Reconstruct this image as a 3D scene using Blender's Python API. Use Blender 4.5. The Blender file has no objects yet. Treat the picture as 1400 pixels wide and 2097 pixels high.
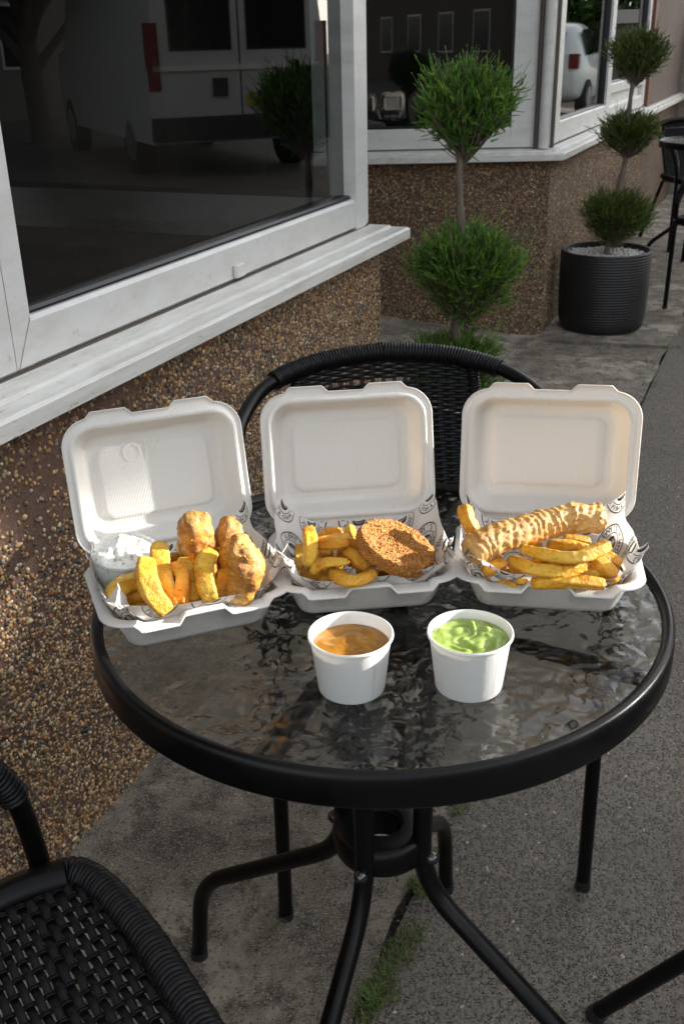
import bpy, math, random
import numpy as np
from mathutils import Vector, Matrix, noise as mn
R = math.radians; PI = math.pi
random.seed(7); rng = np.random.default_rng(11)
scene = bpy.context.scene; COL = scene.collection

# ------------------------------------------------------------------ camera
CF, CP, CR = 2070.63, 0.4332915, -0.0241811          # focal (px of a 1400x2097 frame), pitch, roll
CL = np.array([-0.0366, -0.91195, 1.22669])
_f = np.array([0, math.cos(CP), -math.sin(CP)]); _u = np.array([0, math.sin(CP), math.cos(CP)]); _r = np.array([1., 0, 0])
CRT = _r*math.cos(CR)+_u*math.sin(CR); CUP = -_r*math.sin(CR)+_u*math.cos(CR)
cam_d = bpy.data.cameras.new('camera'); cam = bpy.data.objects.new('camera', cam_d); COL.objects.link(cam)
cam_d.sensor_fit = 'VERTICAL'; cam_d.sensor_height = 36; cam_d.lens = CF/2097*36
cam_d.clip_start = .02; cam_d.clip_end = 500
m = Matrix.Identity(4)
for i in range(3): m[i][0], m[i][1], m[i][2], m[i][3] = CRT[i], CUP[i], -_f[i], CL[i]
cam.matrix_world = m
cam_d.dof.use_dof = True; cam_d.dof.focus_distance = 1.02; cam_d.dof.aperture_fstop = 20.0
scene.camera = cam
def at(px, py, z):                                    # survey helper: the point at height z seen at a photo pixel
    d = (px-700)*CRT-(py-1048.5)*CUP+CF*_f; return CL+d*(z-CL[2])/d[2]

# ------------------------------------------------------------------ light
SUN_AZ, SUN_EL = 80.0, 16.0                           # clockwise from +Y
w = bpy.data.worlds.new('World'); scene.world = w; w.use_nodes = True
nt = w.node_tree; bg = nt.nodes['Background']; sky = nt.nodes.new('ShaderNodeTexSky')
sky.sky_type = 'NISHITA'; sky.sun_disc = False; sky.sun_elevation = R(SUN_EL); sky.sun_rotation = R(SUN_AZ); sky.air_density = 1.0; sky.dust_density = 1.5
hs = nt.nodes.new('ShaderNodeHueSaturation'); hs.inputs['Saturation'].default_value = .28; hs.inputs['Value'].default_value = 1.0
nt.links.new(sky.outputs[0], hs.inputs['Color']); mw = nt.nodes.new('ShaderNodeMix'); mw.data_type = 'RGBA'; mw.blend_type = 'MULTIPLY'; mw.inputs[0].default_value = 1; mw.inputs[7].default_value = (1.0, 1.0, .99, 1)
nt.links.new(hs.outputs[0], mw.inputs[6]); nt.links.new(mw.outputs[2], bg.inputs[0]); bg.inputs[1].default_value = 0.15
sl = bpy.data.lights.new('sun', 'SUN'); sl.energy = 5.0; sl.angle = R(0.6); sl.color = (1, .95, .88)
so = bpy.data.objects.new('sun', sl); COL.objects.link(so)
sd = Vector((math.sin(R(SUN_AZ))*math.cos(R(SUN_EL)), math.cos(R(SUN_AZ))*math.cos(R(SUN_EL)), math.sin(R(SUN_EL))))
so.rotation_euler = sd.to_track_quat('Z', 'Y').to_euler()
scene.view_settings.view_transform = 'Standard'; scene.view_settings.look = 'None'; scene.view_settings.exposure = 1.85
scene.cycles.max_bounces = 10; scene.cycles.transparent_max_bounces = 24
scene.cycles.caustics_reflective = False; scene.cycles.caustics_refractive = False

# ------------------------------------------------------------------ materials
class NM:
    def __init__(s, name, base=(.5, .5, .5), rough=.6, **kw):
        s.m = bpy.data.materials.new(name); s.m.use_nodes = True; s.t = s.m.node_tree; s.b = s.t.nodes['Principled BSDF']
        s.b.inputs['Base Color'].default_value = (*base, 1); s.b.inputs['Roughness'].default_value = rough
        for k, v in kw.items(): s.b.inputs[k.replace('_', ' ')].default_value = v
        s._h = None
    def n(s, t, **kw):
        x = s.t.nodes.new(t)
        for k, v in kw.items():
            if hasattr(x, k): setattr(x, k, v)
            else: x.inputs[k.replace('_', ' ')].default_value = v
        return x
    def l(s, a, b): s.t.links.new(a, b)
    def co(s, kind='Object', scale=None):
        c = s.n('ShaderNodeTexCoord').outputs[kind]
        if scale:
            mp = s.n('ShaderNodeMapping'); mp.inputs['Scale'].default_value = scale; s.l(c, mp.inputs[0]); return mp.outputs[0]
        return c
    def noise(s, sc, det=4, ro=.55, co=None, out='Fac', dist=0):
        x = s.n('ShaderNodeTexNoise', Scale=sc, Detail=det, Roughness=ro, Distortion=dist); s.l(co or s.co(), x.inputs['Vector']); return x.outputs[out]
    def vor(s, sc, co=None, out='Distance', feature='F1', rnd=1):
        x = s.n('ShaderNodeTexVoronoi', feature=feature, Scale=sc, Randomness=rnd); s.l(co or s.co(), x.inputs['Vector']); return x.outputs[out]
    def ramp(s, fac, stops, interp='LINEAR'):
        x = s.n('ShaderNodeValToRGB'); cr = x.color_ramp; cr.interpolation = interp
        while len(cr.elements) < len(stops): cr.elements.new(.5)
        for e, (p, c) in zip(cr.elements, stops): e.position = p; e.color = (*c, 1) if len(c) == 3 else c
        s.l(fac, x.inputs[0]); return x.outputs[0]
    def mix(s, fac, a, b, mode='MIX'):
        x = s.n('ShaderNodeMix', data_type='RGBA', blend_type=mode)
        for v, i in ((fac, 0), (a, 6), (b, 7)):
            if isinstance(v, (int, float)): x.inputs[i].default_value = v
            elif isinstance(v, tuple): x.inputs[i].default_value = (*v, 1)
            else: s.l(v, x.inputs[i])
        return x.outputs[2]
    def math(s, op, a, b=0.0):
        x = s.n('ShaderNodeMath', operation=op)
        for v, i in ((a, 0), (b, 1)):
            if isinstance(v, (int, float)): x.inputs[i].default_value = v
            else: s.l(v, x.inputs[i])
        return x.outputs[0]
    def col(s, c): s.l(c, s.b.inputs['Base Color'])
    def rough(s, c): s.l(c, s.b.inputs['Roughness'])
    def bump(s, h, dist=.002, st=1.0):
        x = s.n('ShaderNodeBump', Strength=st, Distance=dist); s.l(h, x.inputs['Height'])
        if s._h: s.l(s._h, x.inputs['Normal'])
        s._h = x.outputs[0]; s.l(s._h, s.b.inputs['Normal']); return s._h
    def attr(s, name='Col'):
        x = s.n('ShaderNodeAttribute'); x.attribute_name = name; return x.outputs['Color']

def m_pebble():
    k = NM('pebble', rough=.55); a = k.attr(); k.col(k.mix(.5, a, k.ramp(k.noise(450, 4), [(.3, (.45, .4, .36)), (.7, (1, 1, 1))]), 'MULTIPLY')); k.bump(k.noise(600, 3), .0006, .5); return k.m
def m_mortar():
    k = NM('mortar', rough=.95)
    c = k.ramp(k.noise(9, 6, .65), [(.3, (.085, .050, .035)), (.5, (.155, .080, .055)), (.7, (.23, .12, .082))])
    c = k.mix(k.ramp(k.noise(140, 4), [(.4, (0, 0, 0)), (.7, (.7, .7, .7))]), c, (.21, .16, .12)); k.col(c)
    k.bump(k.noise(220, 5, .7), .004, .9); return k.m
def m_dash_far():
    k = NM('pebble_dash_far', rough=.85); v = k.vor(170, out='Color')
    c = k.ramp(v, [(.2, (.06, .04, .03)), (.45, (.16, .10, .06)), (.7, (.25, .17, .10)), (.9, (.36, .28, .2))])
    g = k.noise(2.2, 5, .6); c = k.mix(k.ramp(g, [(.35, (0, 0, 0)), (.65, (.6, .6, .6))]), c, (.11, .06, .04)); k.col(c)
    k.bump(k.math('SUBTRACT', 1.0, k.vor(170)), .006, .9); return k.m
def m_upvc(dirt=.5):
    k = NM('white_upvc', rough=.35)
    d = k.noise(7, 8, .7, co=k.co(scale=(1, 1, 3))); d2 = k.noise(60, 5, .6)
    c = k.mix(k.ramp(d, [(.45, (0, 0, 0)), (.8, (dirt,)*3)]), (.70, .695, .67), (.40, .37, .30))
    c = k.mix(k.ramp(d2, [(.62, (0, 0, 0)), (.75, (dirt*.7,)*3)]), c, (.22, .2, .16)); k.col(c)
    k.rough(k.ramp(d, [(.3, (.3,)*3), (.8, (.6,)*3)])); k.bump(k.noise(300, 2), .0003, .3); return k.m
def m_sill():
    k = NM('weathered_sill', rough=.45)
    d = k.noise(5, 9, .75, co=k.co(scale=(5, 1.1, 14))); d2 = k.noise(30, 6, .7, co=k.co(scale=(4, 1, 4)))
    c = k.mix(k.ramp(d, [(.42, (0, 0, 0)), (.70, (.65,)*3)]), (.74, .73, .69), (.42, .38, .30))
    c = k.mix(k.ramp(d2, [(.6, (0, 0, 0)), (.72, (.7,)*3)]), c, (.17, .15, .12)); k.col(c); k.bump(k.noise(200, 4), .0006, .5); return k.m
def m_plain(name, c, r=.5, bump=None, **kw):
    k = NM(name, c, r, **kw)
    if bump: k.bump(k.noise(bump[0], 4), bump[1], .6)
    return k.m
def m_glass():
    k = NM('window_glass'); o = k.t.nodes['Material Output']
    f = k.n('ShaderNodeFresnel', IOR=1.6); g = k.n('ShaderNodeBsdfGlossy', Roughness=.0); g.inputs['Color'].default_value = (1, 1, 1, 1)
    t = k.n('ShaderNodeBsdfTransparent'); t.inputs['Color'].default_value = (.45, .49, .49, 1)
    mx = k.n('ShaderNodeMixShader'); k.l(f.outputs[0], mx.inputs[0]); k.l(t.outputs[0], mx.inputs[1]); k.l(g.outputs[0], mx.inputs[2]); k.l(mx.outputs[0], o.inputs[0]); return k.m
def m_table_glass():
    k = NM('rippled_glass'); o = k.t.nodes['Material Output']
    h1 = k.noise(44, 1.5, .5, dist=.5); h2 = k.noise(330, 3, .6); v = k.vor(52, feature='SMOOTH_F1')
    b = k.n('ShaderNodeBump', Strength=1, Distance=.0048); hh = k.math('ADD', k.math('MULTIPLY', v, .8), k.math('ADD', h1, k.math('MULTIPLY', h2, .04))); k.l(hh, b.inputs['Height'])
    f = k.n('ShaderNodeFresnel', IOR=1.5); k.l(b.outputs[0], f.inputs['Normal'])
    g = k.n('ShaderNodeBsdfGlossy', Roughness=.012); k.l(b.outputs[0], g.inputs['Normal'])
    t = k.n('ShaderNodeBsdfTransparent'); t.inputs['Color'].default_value = (.93, .94, .90, 1)
    rf = k.n('ShaderNodeBsdfRefraction', Roughness=.015, IOR=1.30); rf.inputs['Color'].default_value = (.93, .94, .90, 1); k.l(b.outputs[0], rf.inputs['Normal'])
    m1 = k.n('ShaderNodeMixShader'); m1.inputs[0].default_value = .86; k.l(t.outputs[0], m1.inputs[1]); k.l(rf.outputs[0], m1.inputs[2])
    mx = k.n('ShaderNodeMixShader'); k.l(f.outputs[0], mx.inputs[0]); k.l(m1.outputs[0], mx.inputs[1]); k.l(g.outputs[0], mx.inputs[2]); k.l(mx.outputs[0], o.inputs[0]); return k.m
def m_metal():
    k = NM('black_powder_coat', (.0025, .0025, .003), .34, Specular_IOR_Level=.22); k.bump(k.noise(900, 2), .0002, .35); k.rough(k.ramp(k.noise(25, 5), [(.3, (.26,)*3), (.7, (.42,)*3)])); return k.m
def m_wicker():
    k = NM('black_wicker', (.004, .004, .005), .38, Specular_IOR_Level=.3); k.rough(k.ramp(k.noise(60, 4), [(.3, (.3,)*3), (.7, (.55,)*3)])); k.bump(k.noise(500, 3, co=k.co(scale=(1, 1, 4))), .0005, .5); return k.m
def m_bagasse():
    k = NM('moulded_fibre', (.80, .785, .75), .6); o = k.t.nodes['Material Output']
    c = k.co(); w1 = k.n('ShaderNodeTexWave', wave_type='BANDS', bands_direction='X', Scale=190); k.l(c, w1.inputs['Vector'])
    w2 = k.n('ShaderNodeTexWave', wave_type='BANDS', bands_direction='Y', Scale=190); k.l(c, w2.inputs['Vector'])
    k.bump(k.math('ADD', w1.outputs['Fac'], k.math('MULTIPLY', w2.outputs['Fac'], .5)), .0004, .55); k.bump(k.noise(160, 4), .0004, .4)
    t = k.n('ShaderNodeBsdfTranslucent'); t.inputs['Color'].default_value = (.86, .74, .58, 1)
    mx = k.n('ShaderNodeMixShader'); mx.inputs[0].default_value = .20; k.l(k.b.outputs[0], mx.inputs[1]); k.l(t.outputs[0], mx.inputs[2]); k.l(mx.outputs[0], o.inputs[0]); return k.m
def m_paper(name='greaseproof_paper', c=(.80, .79, .77), tr=.35):
    k = NM(name, c, .45); o = k.t.nodes['Material Output']; k.bump(k.noise(70, 4, .6), .0012, .5)
    t = k.n('ShaderNodeBsdfTranslucent'); t.inputs['Color'].default_value = (.85, .82, .76, 1); k.l(k._h, t.inputs['Normal'])
    mx = k.n('ShaderNodeMixShader'); mx.inputs[0].default_value = tr; k.l(k.b.outputs[0], mx.inputs[1]); k.l(t.outputs[0], mx.inputs[2]); k.l(mx.outputs[0], o.inputs[0]); return k.m
def m_chip():
    k = NM('fried_potato', rough=.38); k.b.inputs['Subsurface Weight'].default_value = .12; k.b.inputs['Subsurface Radius'].default_value = (.005, .0025, .001); k.b.inputs['Subsurface Scale'].default_value = 1
    a = k.noise(52, 7, .66, dist=.4); v = k.attr(); c = k.ramp(a, [(.27, (.40, .13, .006)), (.37, (.68, .29, .012)), (.48, (.82, .43, .022)), (.62, (.89, .56, .065)), (.78, (.93, .71, .20))])
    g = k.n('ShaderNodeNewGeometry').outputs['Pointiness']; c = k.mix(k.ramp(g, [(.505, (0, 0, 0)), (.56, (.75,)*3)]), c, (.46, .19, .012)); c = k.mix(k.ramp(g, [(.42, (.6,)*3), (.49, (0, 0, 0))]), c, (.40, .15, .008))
    c = k.mix(.85, c, v, 'MULTIPLY'); c = k.mix(k.ramp(k.noise(130, 6, .75), [(.56, (0, 0, 0)), (.70, (.85,)*3)]), c, (.30, .095, .006)); k.col(c)
    k.bump(k.noise(130, 6, .7), .0022, .9); k.bump(k.noise(520, 3), .0006, .7); k.rough(k.ramp(k.noise(180, 4), [(.35, (.22,)*3), (.65, (.6,)*3)])); return k.m
def m_batter(dark=False):
    k = NM('golden_batter', rough=.42); k.b.inputs['Subsurface Weight'].default_value = .2; k.b.inputs['Subsurface Radius'].default_value = (.006, .0025, .001); k.b.inputs['Subsurface Scale'].default_value = 1
    k.b.inputs['Coat Weight'].default_value = .12; k.b.inputs['Coat Roughness'].default_value = .25
    a = k.noise(24, 9, .66, dist=.7); s = 0 if dark else 1
    st = [(.32, (.24, .075, .006)), (.43, (.46, .18, .015)), (.54, (.64, .33, .045)), (.70, (.84, .60, .24))] if dark else [(.28, (.30, .10, .014)), (.42, (.52, .24, .045)), (.56, (.68, .40, .12)), (.76, (.84, .64, .34))]
    c = k.ramp(a, st); g = k.n('ShaderNodeNewGeometry').outputs['Pointiness']; c = k.mix(k.ramp(g, [(.52, (0, 0, 0)), (.58, (.8,)*3)]), c, (.90, .62, .24)); c = k.mix(k.ramp(g, [(.44, (.9,)*3), (.49, (0, 0, 0))]), c, (.22, .06, .006) if dark else (.36, .14, .02)); c = k.mix(k.ramp(k.noise(85, 8, .8, dist=.5), [(.52, (0, 0, 0)), (.62, (.8,)*3)]), c, (.20, .055, .005) if dark else (.46, .20, .035)); k.col(c); k.bump(k.noise(140, 7, .75), .0026, .9); k.bump(k.noise(500, 4, .7), .001, .8); return k.m  # pale highlight painted into the colour of raised ridges; hollows coloured darker
def m_crumb():
    k = NM('breadcrumb', rough=.75); v = k.vor(950, out='Color')
    c = k.ramp(v, [(.15, (.24, .07, .008)), (.45, (.48, .175, .022)), (.75, (.60, .27, .042)), (.95, (.76, .45, .13))]); c = k.mix(.5, c, k.ramp(k.noise(30, 4), [(.3, (.7, .6, .5)), (.7, (1, 1, 1))]), 'MULTIPLY'); k.col(c)
    k.bump(k.vor(620), .0016, 1.0); k.bump(k.noise(350, 5, .7), .0018, .9); return k.m
def m_concrete():
    k = NM('old_concrete', rough=.88)
    c = k.ramp(k.noise(3.5, 9, .68), [(.34, (.11, .092, .072)), (.5, (.26, .225, .18)), (.64, (.52, .46, .38))])
    c = k.mix(k.ramp(k.noise(16, 8, .72, dist=.3), [(.46, (0, 0, 0)), (.60, (.9,)*3)]), c, (.075, .062, .048))
    c = k.mix(k.ramp(k.noise(420, 3, .6), [(.55, (0, 0, 0)), (.62, (.85,)*3)]), c, (.55, .50, .42)); c = k.mix(k.ramp(k.vor(330, out='Color'), [(.80, (0, 0, 0)), (.86, (.75,)*3)]), c, (.05, .05, .045))
    c = k.mix(k.ramp(k.noise(6, 6, .7), [(.60, (0, 0, 0)), (.72, (.35,)*3)]), c, (.10, .11, .045)); k.col(c)
    k.bump(k.noise(40, 8, .75), .009, .9); k.bump(k.noise(350, 4, .7), .003, .8); return k.m
def m_asphalt():
    k = NM('worn_asphalt', rough=.85); v = k.vor(200, out='Color'); v2 = k.vor(200)
    agg = k.ramp(v, [(.0, (.022, .022, .026)), (.36, (.06, .055, .052)), (.44, (.085, .078, .07)), (.5, (.21, .19, .155)), (.85, (.32, .28, .235)), (.94, (.75, .68, .58))], 'CONSTANT')
    c = k.mix(k.ramp(k.noise(330, 3, .6), [(.47, (0, 0, 0)), (.55, (1, 1, 1))]), agg, (.25, .215, .172))
    c = k.mix(k.ramp(k.noise(2.2, 7, .6), [(.3, (0, 0, 0)), (.7, (.55,)*3)]), c, (.085, .077, .068)); c = k.mix(k.ramp(k.noise(700, 2), [(.64, (0, 0, 0)), (.7, (.8,)*3)]), c, (.5, .47, .42)); k.col(c)
    k.bump(k.math('SUBTRACT', 1.0, v2), .003, .8); k.bump(k.noise(300, 4, .7), .0025, .8); return k.m
def m_leaf():
    k = NM('conifer_leaf', rough=.5); a = k.attr(); k.col(k.mix(.55, a, k.ramp(k.noise(55, 3), [(.3, (.45, .5, .4)), (.7, (1, 1, 1))]), 'MULTIPLY')); k.b.inputs['Subsurface Weight'].default_value = .0
    o = k.t.nodes['Material Output']; t = k.n('ShaderNodeBsdfTranslucent'); k.l(a, t.inputs['Color']); mx = k.n('ShaderNodeMixShader'); mx.inputs[0].default_value = .25; k.l(k.b.outputs[0], mx.inputs[1]); k.l(t.outputs[0], mx.inputs[2]); k.l(mx.outputs[0], o.inputs[0]); return k.m
def m_bark():
    k = NM('bark', rough=.85); k.col(k.ramp(k.noise(30, 6, .7, co=k.co(scale=(3, 3, .5))), [(.3, (.09, .065, .05)), (.7, (.27, .22, .18))])); k.bump(k.noise(60, 5, .7, co=k.co(scale=(3, 3, .4))), .006, 1); return k.m
def m_planter():
    k = NM('black_planter', (.016, .016, .017), .45); c = k.co(scale=(1, 1, 1)); w = k.n('ShaderNodeTexWave', wave_type='BANDS', bands_direction='Z', Scale=26); k.l(c, w.inputs['Vector']); k.bump(w.outputs['Fac'], .003, .7); k.bump(k.vor(110), .002, .5); return k.m
def m_sauce(kind):
    if kind == 'gravy':
        k = NM('curry_gravy', rough=.28); k.col(k.ramp(k.noise(60, 6, .65), [(.3, (.24, .095, .006)), (.6, (.36, .155, .010)), (.8, (.48, .25, .035))])); k.bump(k.noise(120, 4), .0007, .6)
    elif kind == 'peas':
        k = NM('mushy_peas', rough=.22); k.col(k.ramp(k.noise(50, 5, .6), [(.3, (.22, .30, .05)), (.6, (.32, .43, .10)), (.85, (.50, .60, .24))])); k.bump(k.noise(90, 4), .0012, .6)
    else:
        k = NM('tartare', rough=.2); c = k.ramp(k.noise(50, 5, .6), [(.3, (.70, .69, .60)), (.6, (.86, .85, .80))]); c = k.mix(k.ramp(k.noise(190, 3, .6), [(.57, (0, 0, 0)), (.64, (.75,)*3)]), c, (.16, .20, .08)); k.col(c); k.bump(k.noise(120, 4), .0012, .6)
    k.b.inputs['Subsurface Weight'].default_value = .25; k.b.inputs['Subsurface Radius'].default_value = (.004, .003, .002); k.b.inputs['Subsurface Scale'].default_value = 1; return k.m
def m_clear():
    k = NM('clear_plastic'); o = k.t.nodes['Material Output']
    lw = k.n('ShaderNodeLayerWeight', Blend=.25); g = k.n('ShaderNodeBsdfGlossy', Roughness=.1); t = k.n('ShaderNodeBsdfTransparent'); t.inputs['Color'].default_value = (.96, .97, .97, 1)
    d = k.n('ShaderNodeBsdfTranslucent'); d.inputs['Color'].default_value = (.9, .9, .9, 1); m0 = k.n('ShaderNodeMixShader'); m0.inputs[0].default_value = .14; k.l(t.outputs[0], m0.inputs[1]); k.l(d.outputs[0], m0.inputs[2])
    mx = k.n('ShaderNodeMixShader'); k.l(k.math('MULTIPLY', lw.outputs['Facing'], .35), mx.inputs[0]); k.l(m0.outputs[0], mx.inputs[1]); k.l(g.outputs[0], mx.inputs[2]); k.l(mx.outputs[0], o.inputs[0]); return k.m
M = dict(pebble=m_pebble(), mortar=m_mortar(), dash=m_dash_far(), upvc=m_upvc(), sill=m_sill(), glass=m_glass(), tglass=m_table_glass(), metal=m_metal(), wicker=m_wicker(),
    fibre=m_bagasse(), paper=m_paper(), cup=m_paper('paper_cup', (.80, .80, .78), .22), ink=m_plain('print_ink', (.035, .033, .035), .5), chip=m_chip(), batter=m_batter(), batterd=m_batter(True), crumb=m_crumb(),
    concrete=m_concrete(), asphalt=m_asphalt(), leaf=m_leaf(), bark=m_bark(), planter=m_planter(), gravy=m_sauce('gravy'), peas=m_sauce('peas'), tartare=m_sauce('tartare'), clear=m_clear(),
    gasket=m_plain('black_gasket', (.015, .015, .017), .4), slot=m_plain('slot_shadow_gap', (.02, .02, .02), .8), joint=m_plain('dirty_sealant', (.10, .085, .07), .8), seam=m_plain('cup_seam', (.45, .44, .42), .6), soil=m_plain('dark_soil', (.03, .02, .015), .95, (200, .01)),
    inside=m_plain('dark_interior', (.03, .032, .033), .8), insidel=m_plain('grey_panel', (.16, .175, .18), .6), render=m_plain('rough_render', (.24, .22, .19), .9, (12, .06)), white=m_plain('white_paint', (.7, .7, .68), .5, (40, .003)),
    facade=m_plain('cream_render', (.20, .175, .15), .9, (60, .01)), brick=m_plain('brown_render', (.16, .12, .10), .9, (30, .02)), roof=m_plain('slate_roof', (.07, .07, .08), .7, (20, .02)),
    vansilver=m_plain('silver_paint', (.55, .57, .58), .3, Metallic=.1), carw=m_plain('pale_car_paint', (.62, .66, .64), .22, Coat_Weight=.5), carglass=m_plain('car_glass', (.01, .012, .014), .05), red=m_plain('red_lamp', (.16, .008, .008), .1),
    tyre=m_plain('tyre_rubber', (.02, .02, .02), .8), alloy=m_plain('alloy_rim', (.45, .45, .46), .3, Metallic=.8), plate=m_plain('plate_yellow', (.55, .42, .06), .4), bumper=m_plain('black_plastic', (.03, .03, .032), .5),
    bolt=m_plain('chromed_bolt', (.10, .10, .11), .16, Metallic=.9), stone=m_plain('white_chippings', (.62, .60, .56), .8, (300, .003)), brownpost=m_plain('brown_trim', (.16, .06, .035), .6))
def _grass():
    k = NM('grass_blade', rough=.6); k.col(k.attr()); return k.m
M['grass'] = _grass()

# ------------------------------------------------------------------ mesh helpers
class MB:
    def __init__(s): s.v = []; s.f = []; s.mi = []; s.n = 0; s.c = []; s.hc = False
    def add(s, v, f, mi=0, col=None):
        v = np.asarray(v, float); s.v.append(v)
        s.f.extend([tuple(int(i)+s.n for i in q) for q in f]); s.mi.extend([mi]*len(f)); s.n += len(v)
        if col is not None: s.hc = True
        s.c.append(np.tile(np.array([*(col or (1, 1, 1)), 1.0]), (len(v), 1)))
    def box(s, x0, x1, y0, y1, z0, z1, mi=0, T=None, bev=0):
        v = np.array([(x, y, z) for x in (x0, x1) for y in (y0, y1) for z in (z0, z1)], float)
        if T is not None: v = v@np.array(T[0]).T+np.array(T[1])
        s.add(v, [(0, 1, 3, 2), (4, 6, 7, 5), (0, 4, 5, 1), (2, 3, 7, 6), (0, 2, 6, 4), (1, 5, 7, 3)], mi)
    def tube(s, pts, r, seg=12, mi=0, caps=True, closed=False, col=None, flat=1.0, up=None):
        P = np.asarray(pts, float); n = len(P); rr = np.full(n, r) if np.isscalar(r) else np.asarray(r, float)
        T = np.gradient(P, axis=0)
        if closed: T = np.roll(P, -1, 0)-np.roll(P, 1, 0)
        T /= np.linalg.norm(T, axis=1)[:, None]+1e-12
        ref = np.array(up if up is not None else (0, 0, 1.)); 
        if up is None and abs(T[0] @ ref) > .9: ref = np.array([1., 0, 0])
        u = ref-(ref@T[0])*T[0]; u /= np.linalg.norm(u); U = []
        for i in range(n):
            u = u-(u@T[i])*T[i]; u /= np.linalg.norm(u)+1e-12; U.append(u)
        U = np.array(U); W = np.cross(T, U); a = np.arange(seg)*2*PI/seg
        V = P[:, None]+rr[:, None, None]*(np.cos(a)[None, :, None]*W[:, None]+flat*np.sin(a)[None, :, None]*U[:, None])
        f = []
        for i in range(n if closed else n-1):
            j = (i+1) % n
            for k in range(seg): l = (k+1) % seg; f.append((i*seg+k, i*seg+l, j*seg+l, j*seg+k))
        if caps and not closed: f += [tuple(range(seg))[::-1], tuple((n-1)*seg+k for k in range(seg))]
        s.add(V.reshape(-1, 3), f, mi, col)
    def lathe(s, prof, seg=48, mi=0, c=(0, 0, 0), close=False):
        a = np.arange(seg)*2*PI/seg; V = []
        for r, z in prof: V += [(c[0]+r*math.cos(t), c[1]+r*math.sin(t), c[2]+z) for t in a]
        f = []; n = len(prof)
        for i in range(n if close else n-1):
            j = (i+1) % n
            for k in range(seg): l = (k+1) % seg; f.append((i*seg+k, i*seg+l, j*seg+l, j*seg+k))
        s.add(V, f, mi)
    def fan(s, r, z, seg=48, mi=0, c=(0, 0, 0)):
        s.add([(c[0]+r*math.cos(k*2*PI/seg), c[1]+r*math.sin(k*2*PI/seg), c[2]+z) for k in range(seg)], [tuple(range(seg))], mi)
    def build(s, name, mats, parent=None, smooth=True, angle=40):
        if not isinstance(mats, (list, tuple)): mats = [mats]
        me = bpy.data.meshes.new(name); V = np.concatenate(s.v) if s.v else np.zeros((0, 3))
        me.vertices.add(len(V)); me.vertices.foreach_set('co', V.astype(np.float32).ravel())
        L = np.fromiter((len(q) for q in s.f), int, len(s.f)); idx = np.fromiter((i for q in s.f for i in q), int)
        me.loops.add(len(idx)); me.loops.foreach_set('vertex_index', idx); me.polygons.add(len(L))
        me.polygons.foreach_set('loop_start', np.concatenate([[0], np.cumsum(L)[:-1]])); me.polygons.foreach_set('loop_total', L)
        me.polygons.foreach_set('material_index', np.array(s.mi, dtype=int)); me.polygons.foreach_set('use_smooth', np.full(len(L), bool(smooth)))
        for k in mats: me.materials.append(k)
        if s.hc:
            ca = me.color_attributes.new('Col', 'FLOAT_COLOR', 'POINT'); ca.data.foreach_set('color', np.concatenate(s.c).astype(np.float32).ravel())
        me.update(calc_edges=True); me.validate()
        if smooth and angle < 180: me.set_sharp_from_angle(angle=R(angle))
        o = bpy.data.objects.new(name, me); COL.objects.link(o); o.parent = parent; return o
def thing(name, label, cat, loc=(0, 0, 0), rz=0, group=None):
    o = bpy.data.objects.new(name, None); COL.objects.link(o); o.empty_display_size = .05; o.location = loc; o.rotation_euler = (0, 0, rz); return tag(o, label, cat, group)
def tag(o, label, cat, group=None):
    o['label'] = label; o['category'] = cat
    if group: o['group'] = group
    return o
def struct(o, kind='structure'): o['kind'] = kind; return o
def dup(root, loc, rz, label, group=None):
    r = root.copy(); COL.objects.link(r); r.location = loc; r.rotation_euler = (0, 0, rz); r['label'] = label
    if group: r['group'] = group
    kids = [o for o in bpy.data.objects if o.parent == root]
    for ch in kids:
        c = ch.copy(); COL.objects.link(c); c.parent = r
        for g in [o for o in bpy.data.objects if o.parent == ch]:
            d = g.copy(); COL.objects.link(d); d.parent = c
    return r
def spline(pts, n=8, closed=False):
    P = np.asarray(pts, float); out = []; N = len(P)
    for i in range(N if closed else N-1):
        g = lambda k: P[k % N] if closed else P[min(max(k, 0), N-1)]
        a, b, c, d = g(i-1), g(i), g(i+1), g(i+2)
        for t in np.arange(n)/n: out.append(.5*((2*b)+(-a+c)*t+(2*a-5*b+4*c-d)*t*t+(-a+3*b-3*c+d)*t**3))
    if not closed: out.append(P[-1])
    return np.array(out)
def fillet(pts, r, n=7):
    P = [np.array(p, float) for p in pts]; out = [P[0]]
    for i in range(1, len(P)-1):
        a = P[i-1]-P[i]; b = P[i+1]-P[i]; la, lb = np.linalg.norm(a), np.linalg.norm(b); q = min(r, la*.48, lb*.48)
        s0 = P[i]+a/la*q; s1 = P[i]+b/lb*q
        for t in np.linspace(0, 1, n): out.append((1-t)**2*s0+2*t*(1-t)*P[i]+t*t*s1)
    out.append(P[-1]); return np.array(out)
def mirrorx(p): p = np.array(p, float); p[:, 0] *= -1; return p
ICO_V = None
def ico(sub=0):
    import bmesh
    bm = bmesh.new(); bmesh.ops.create_icosphere(bm, subdivisions=sub, radius=1); v = np.array([q.co[:] for q in bm.verts]); f = np.array([[q.index for q in p.verts] for p in bm.faces]); bm.free(); return v, f
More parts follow.
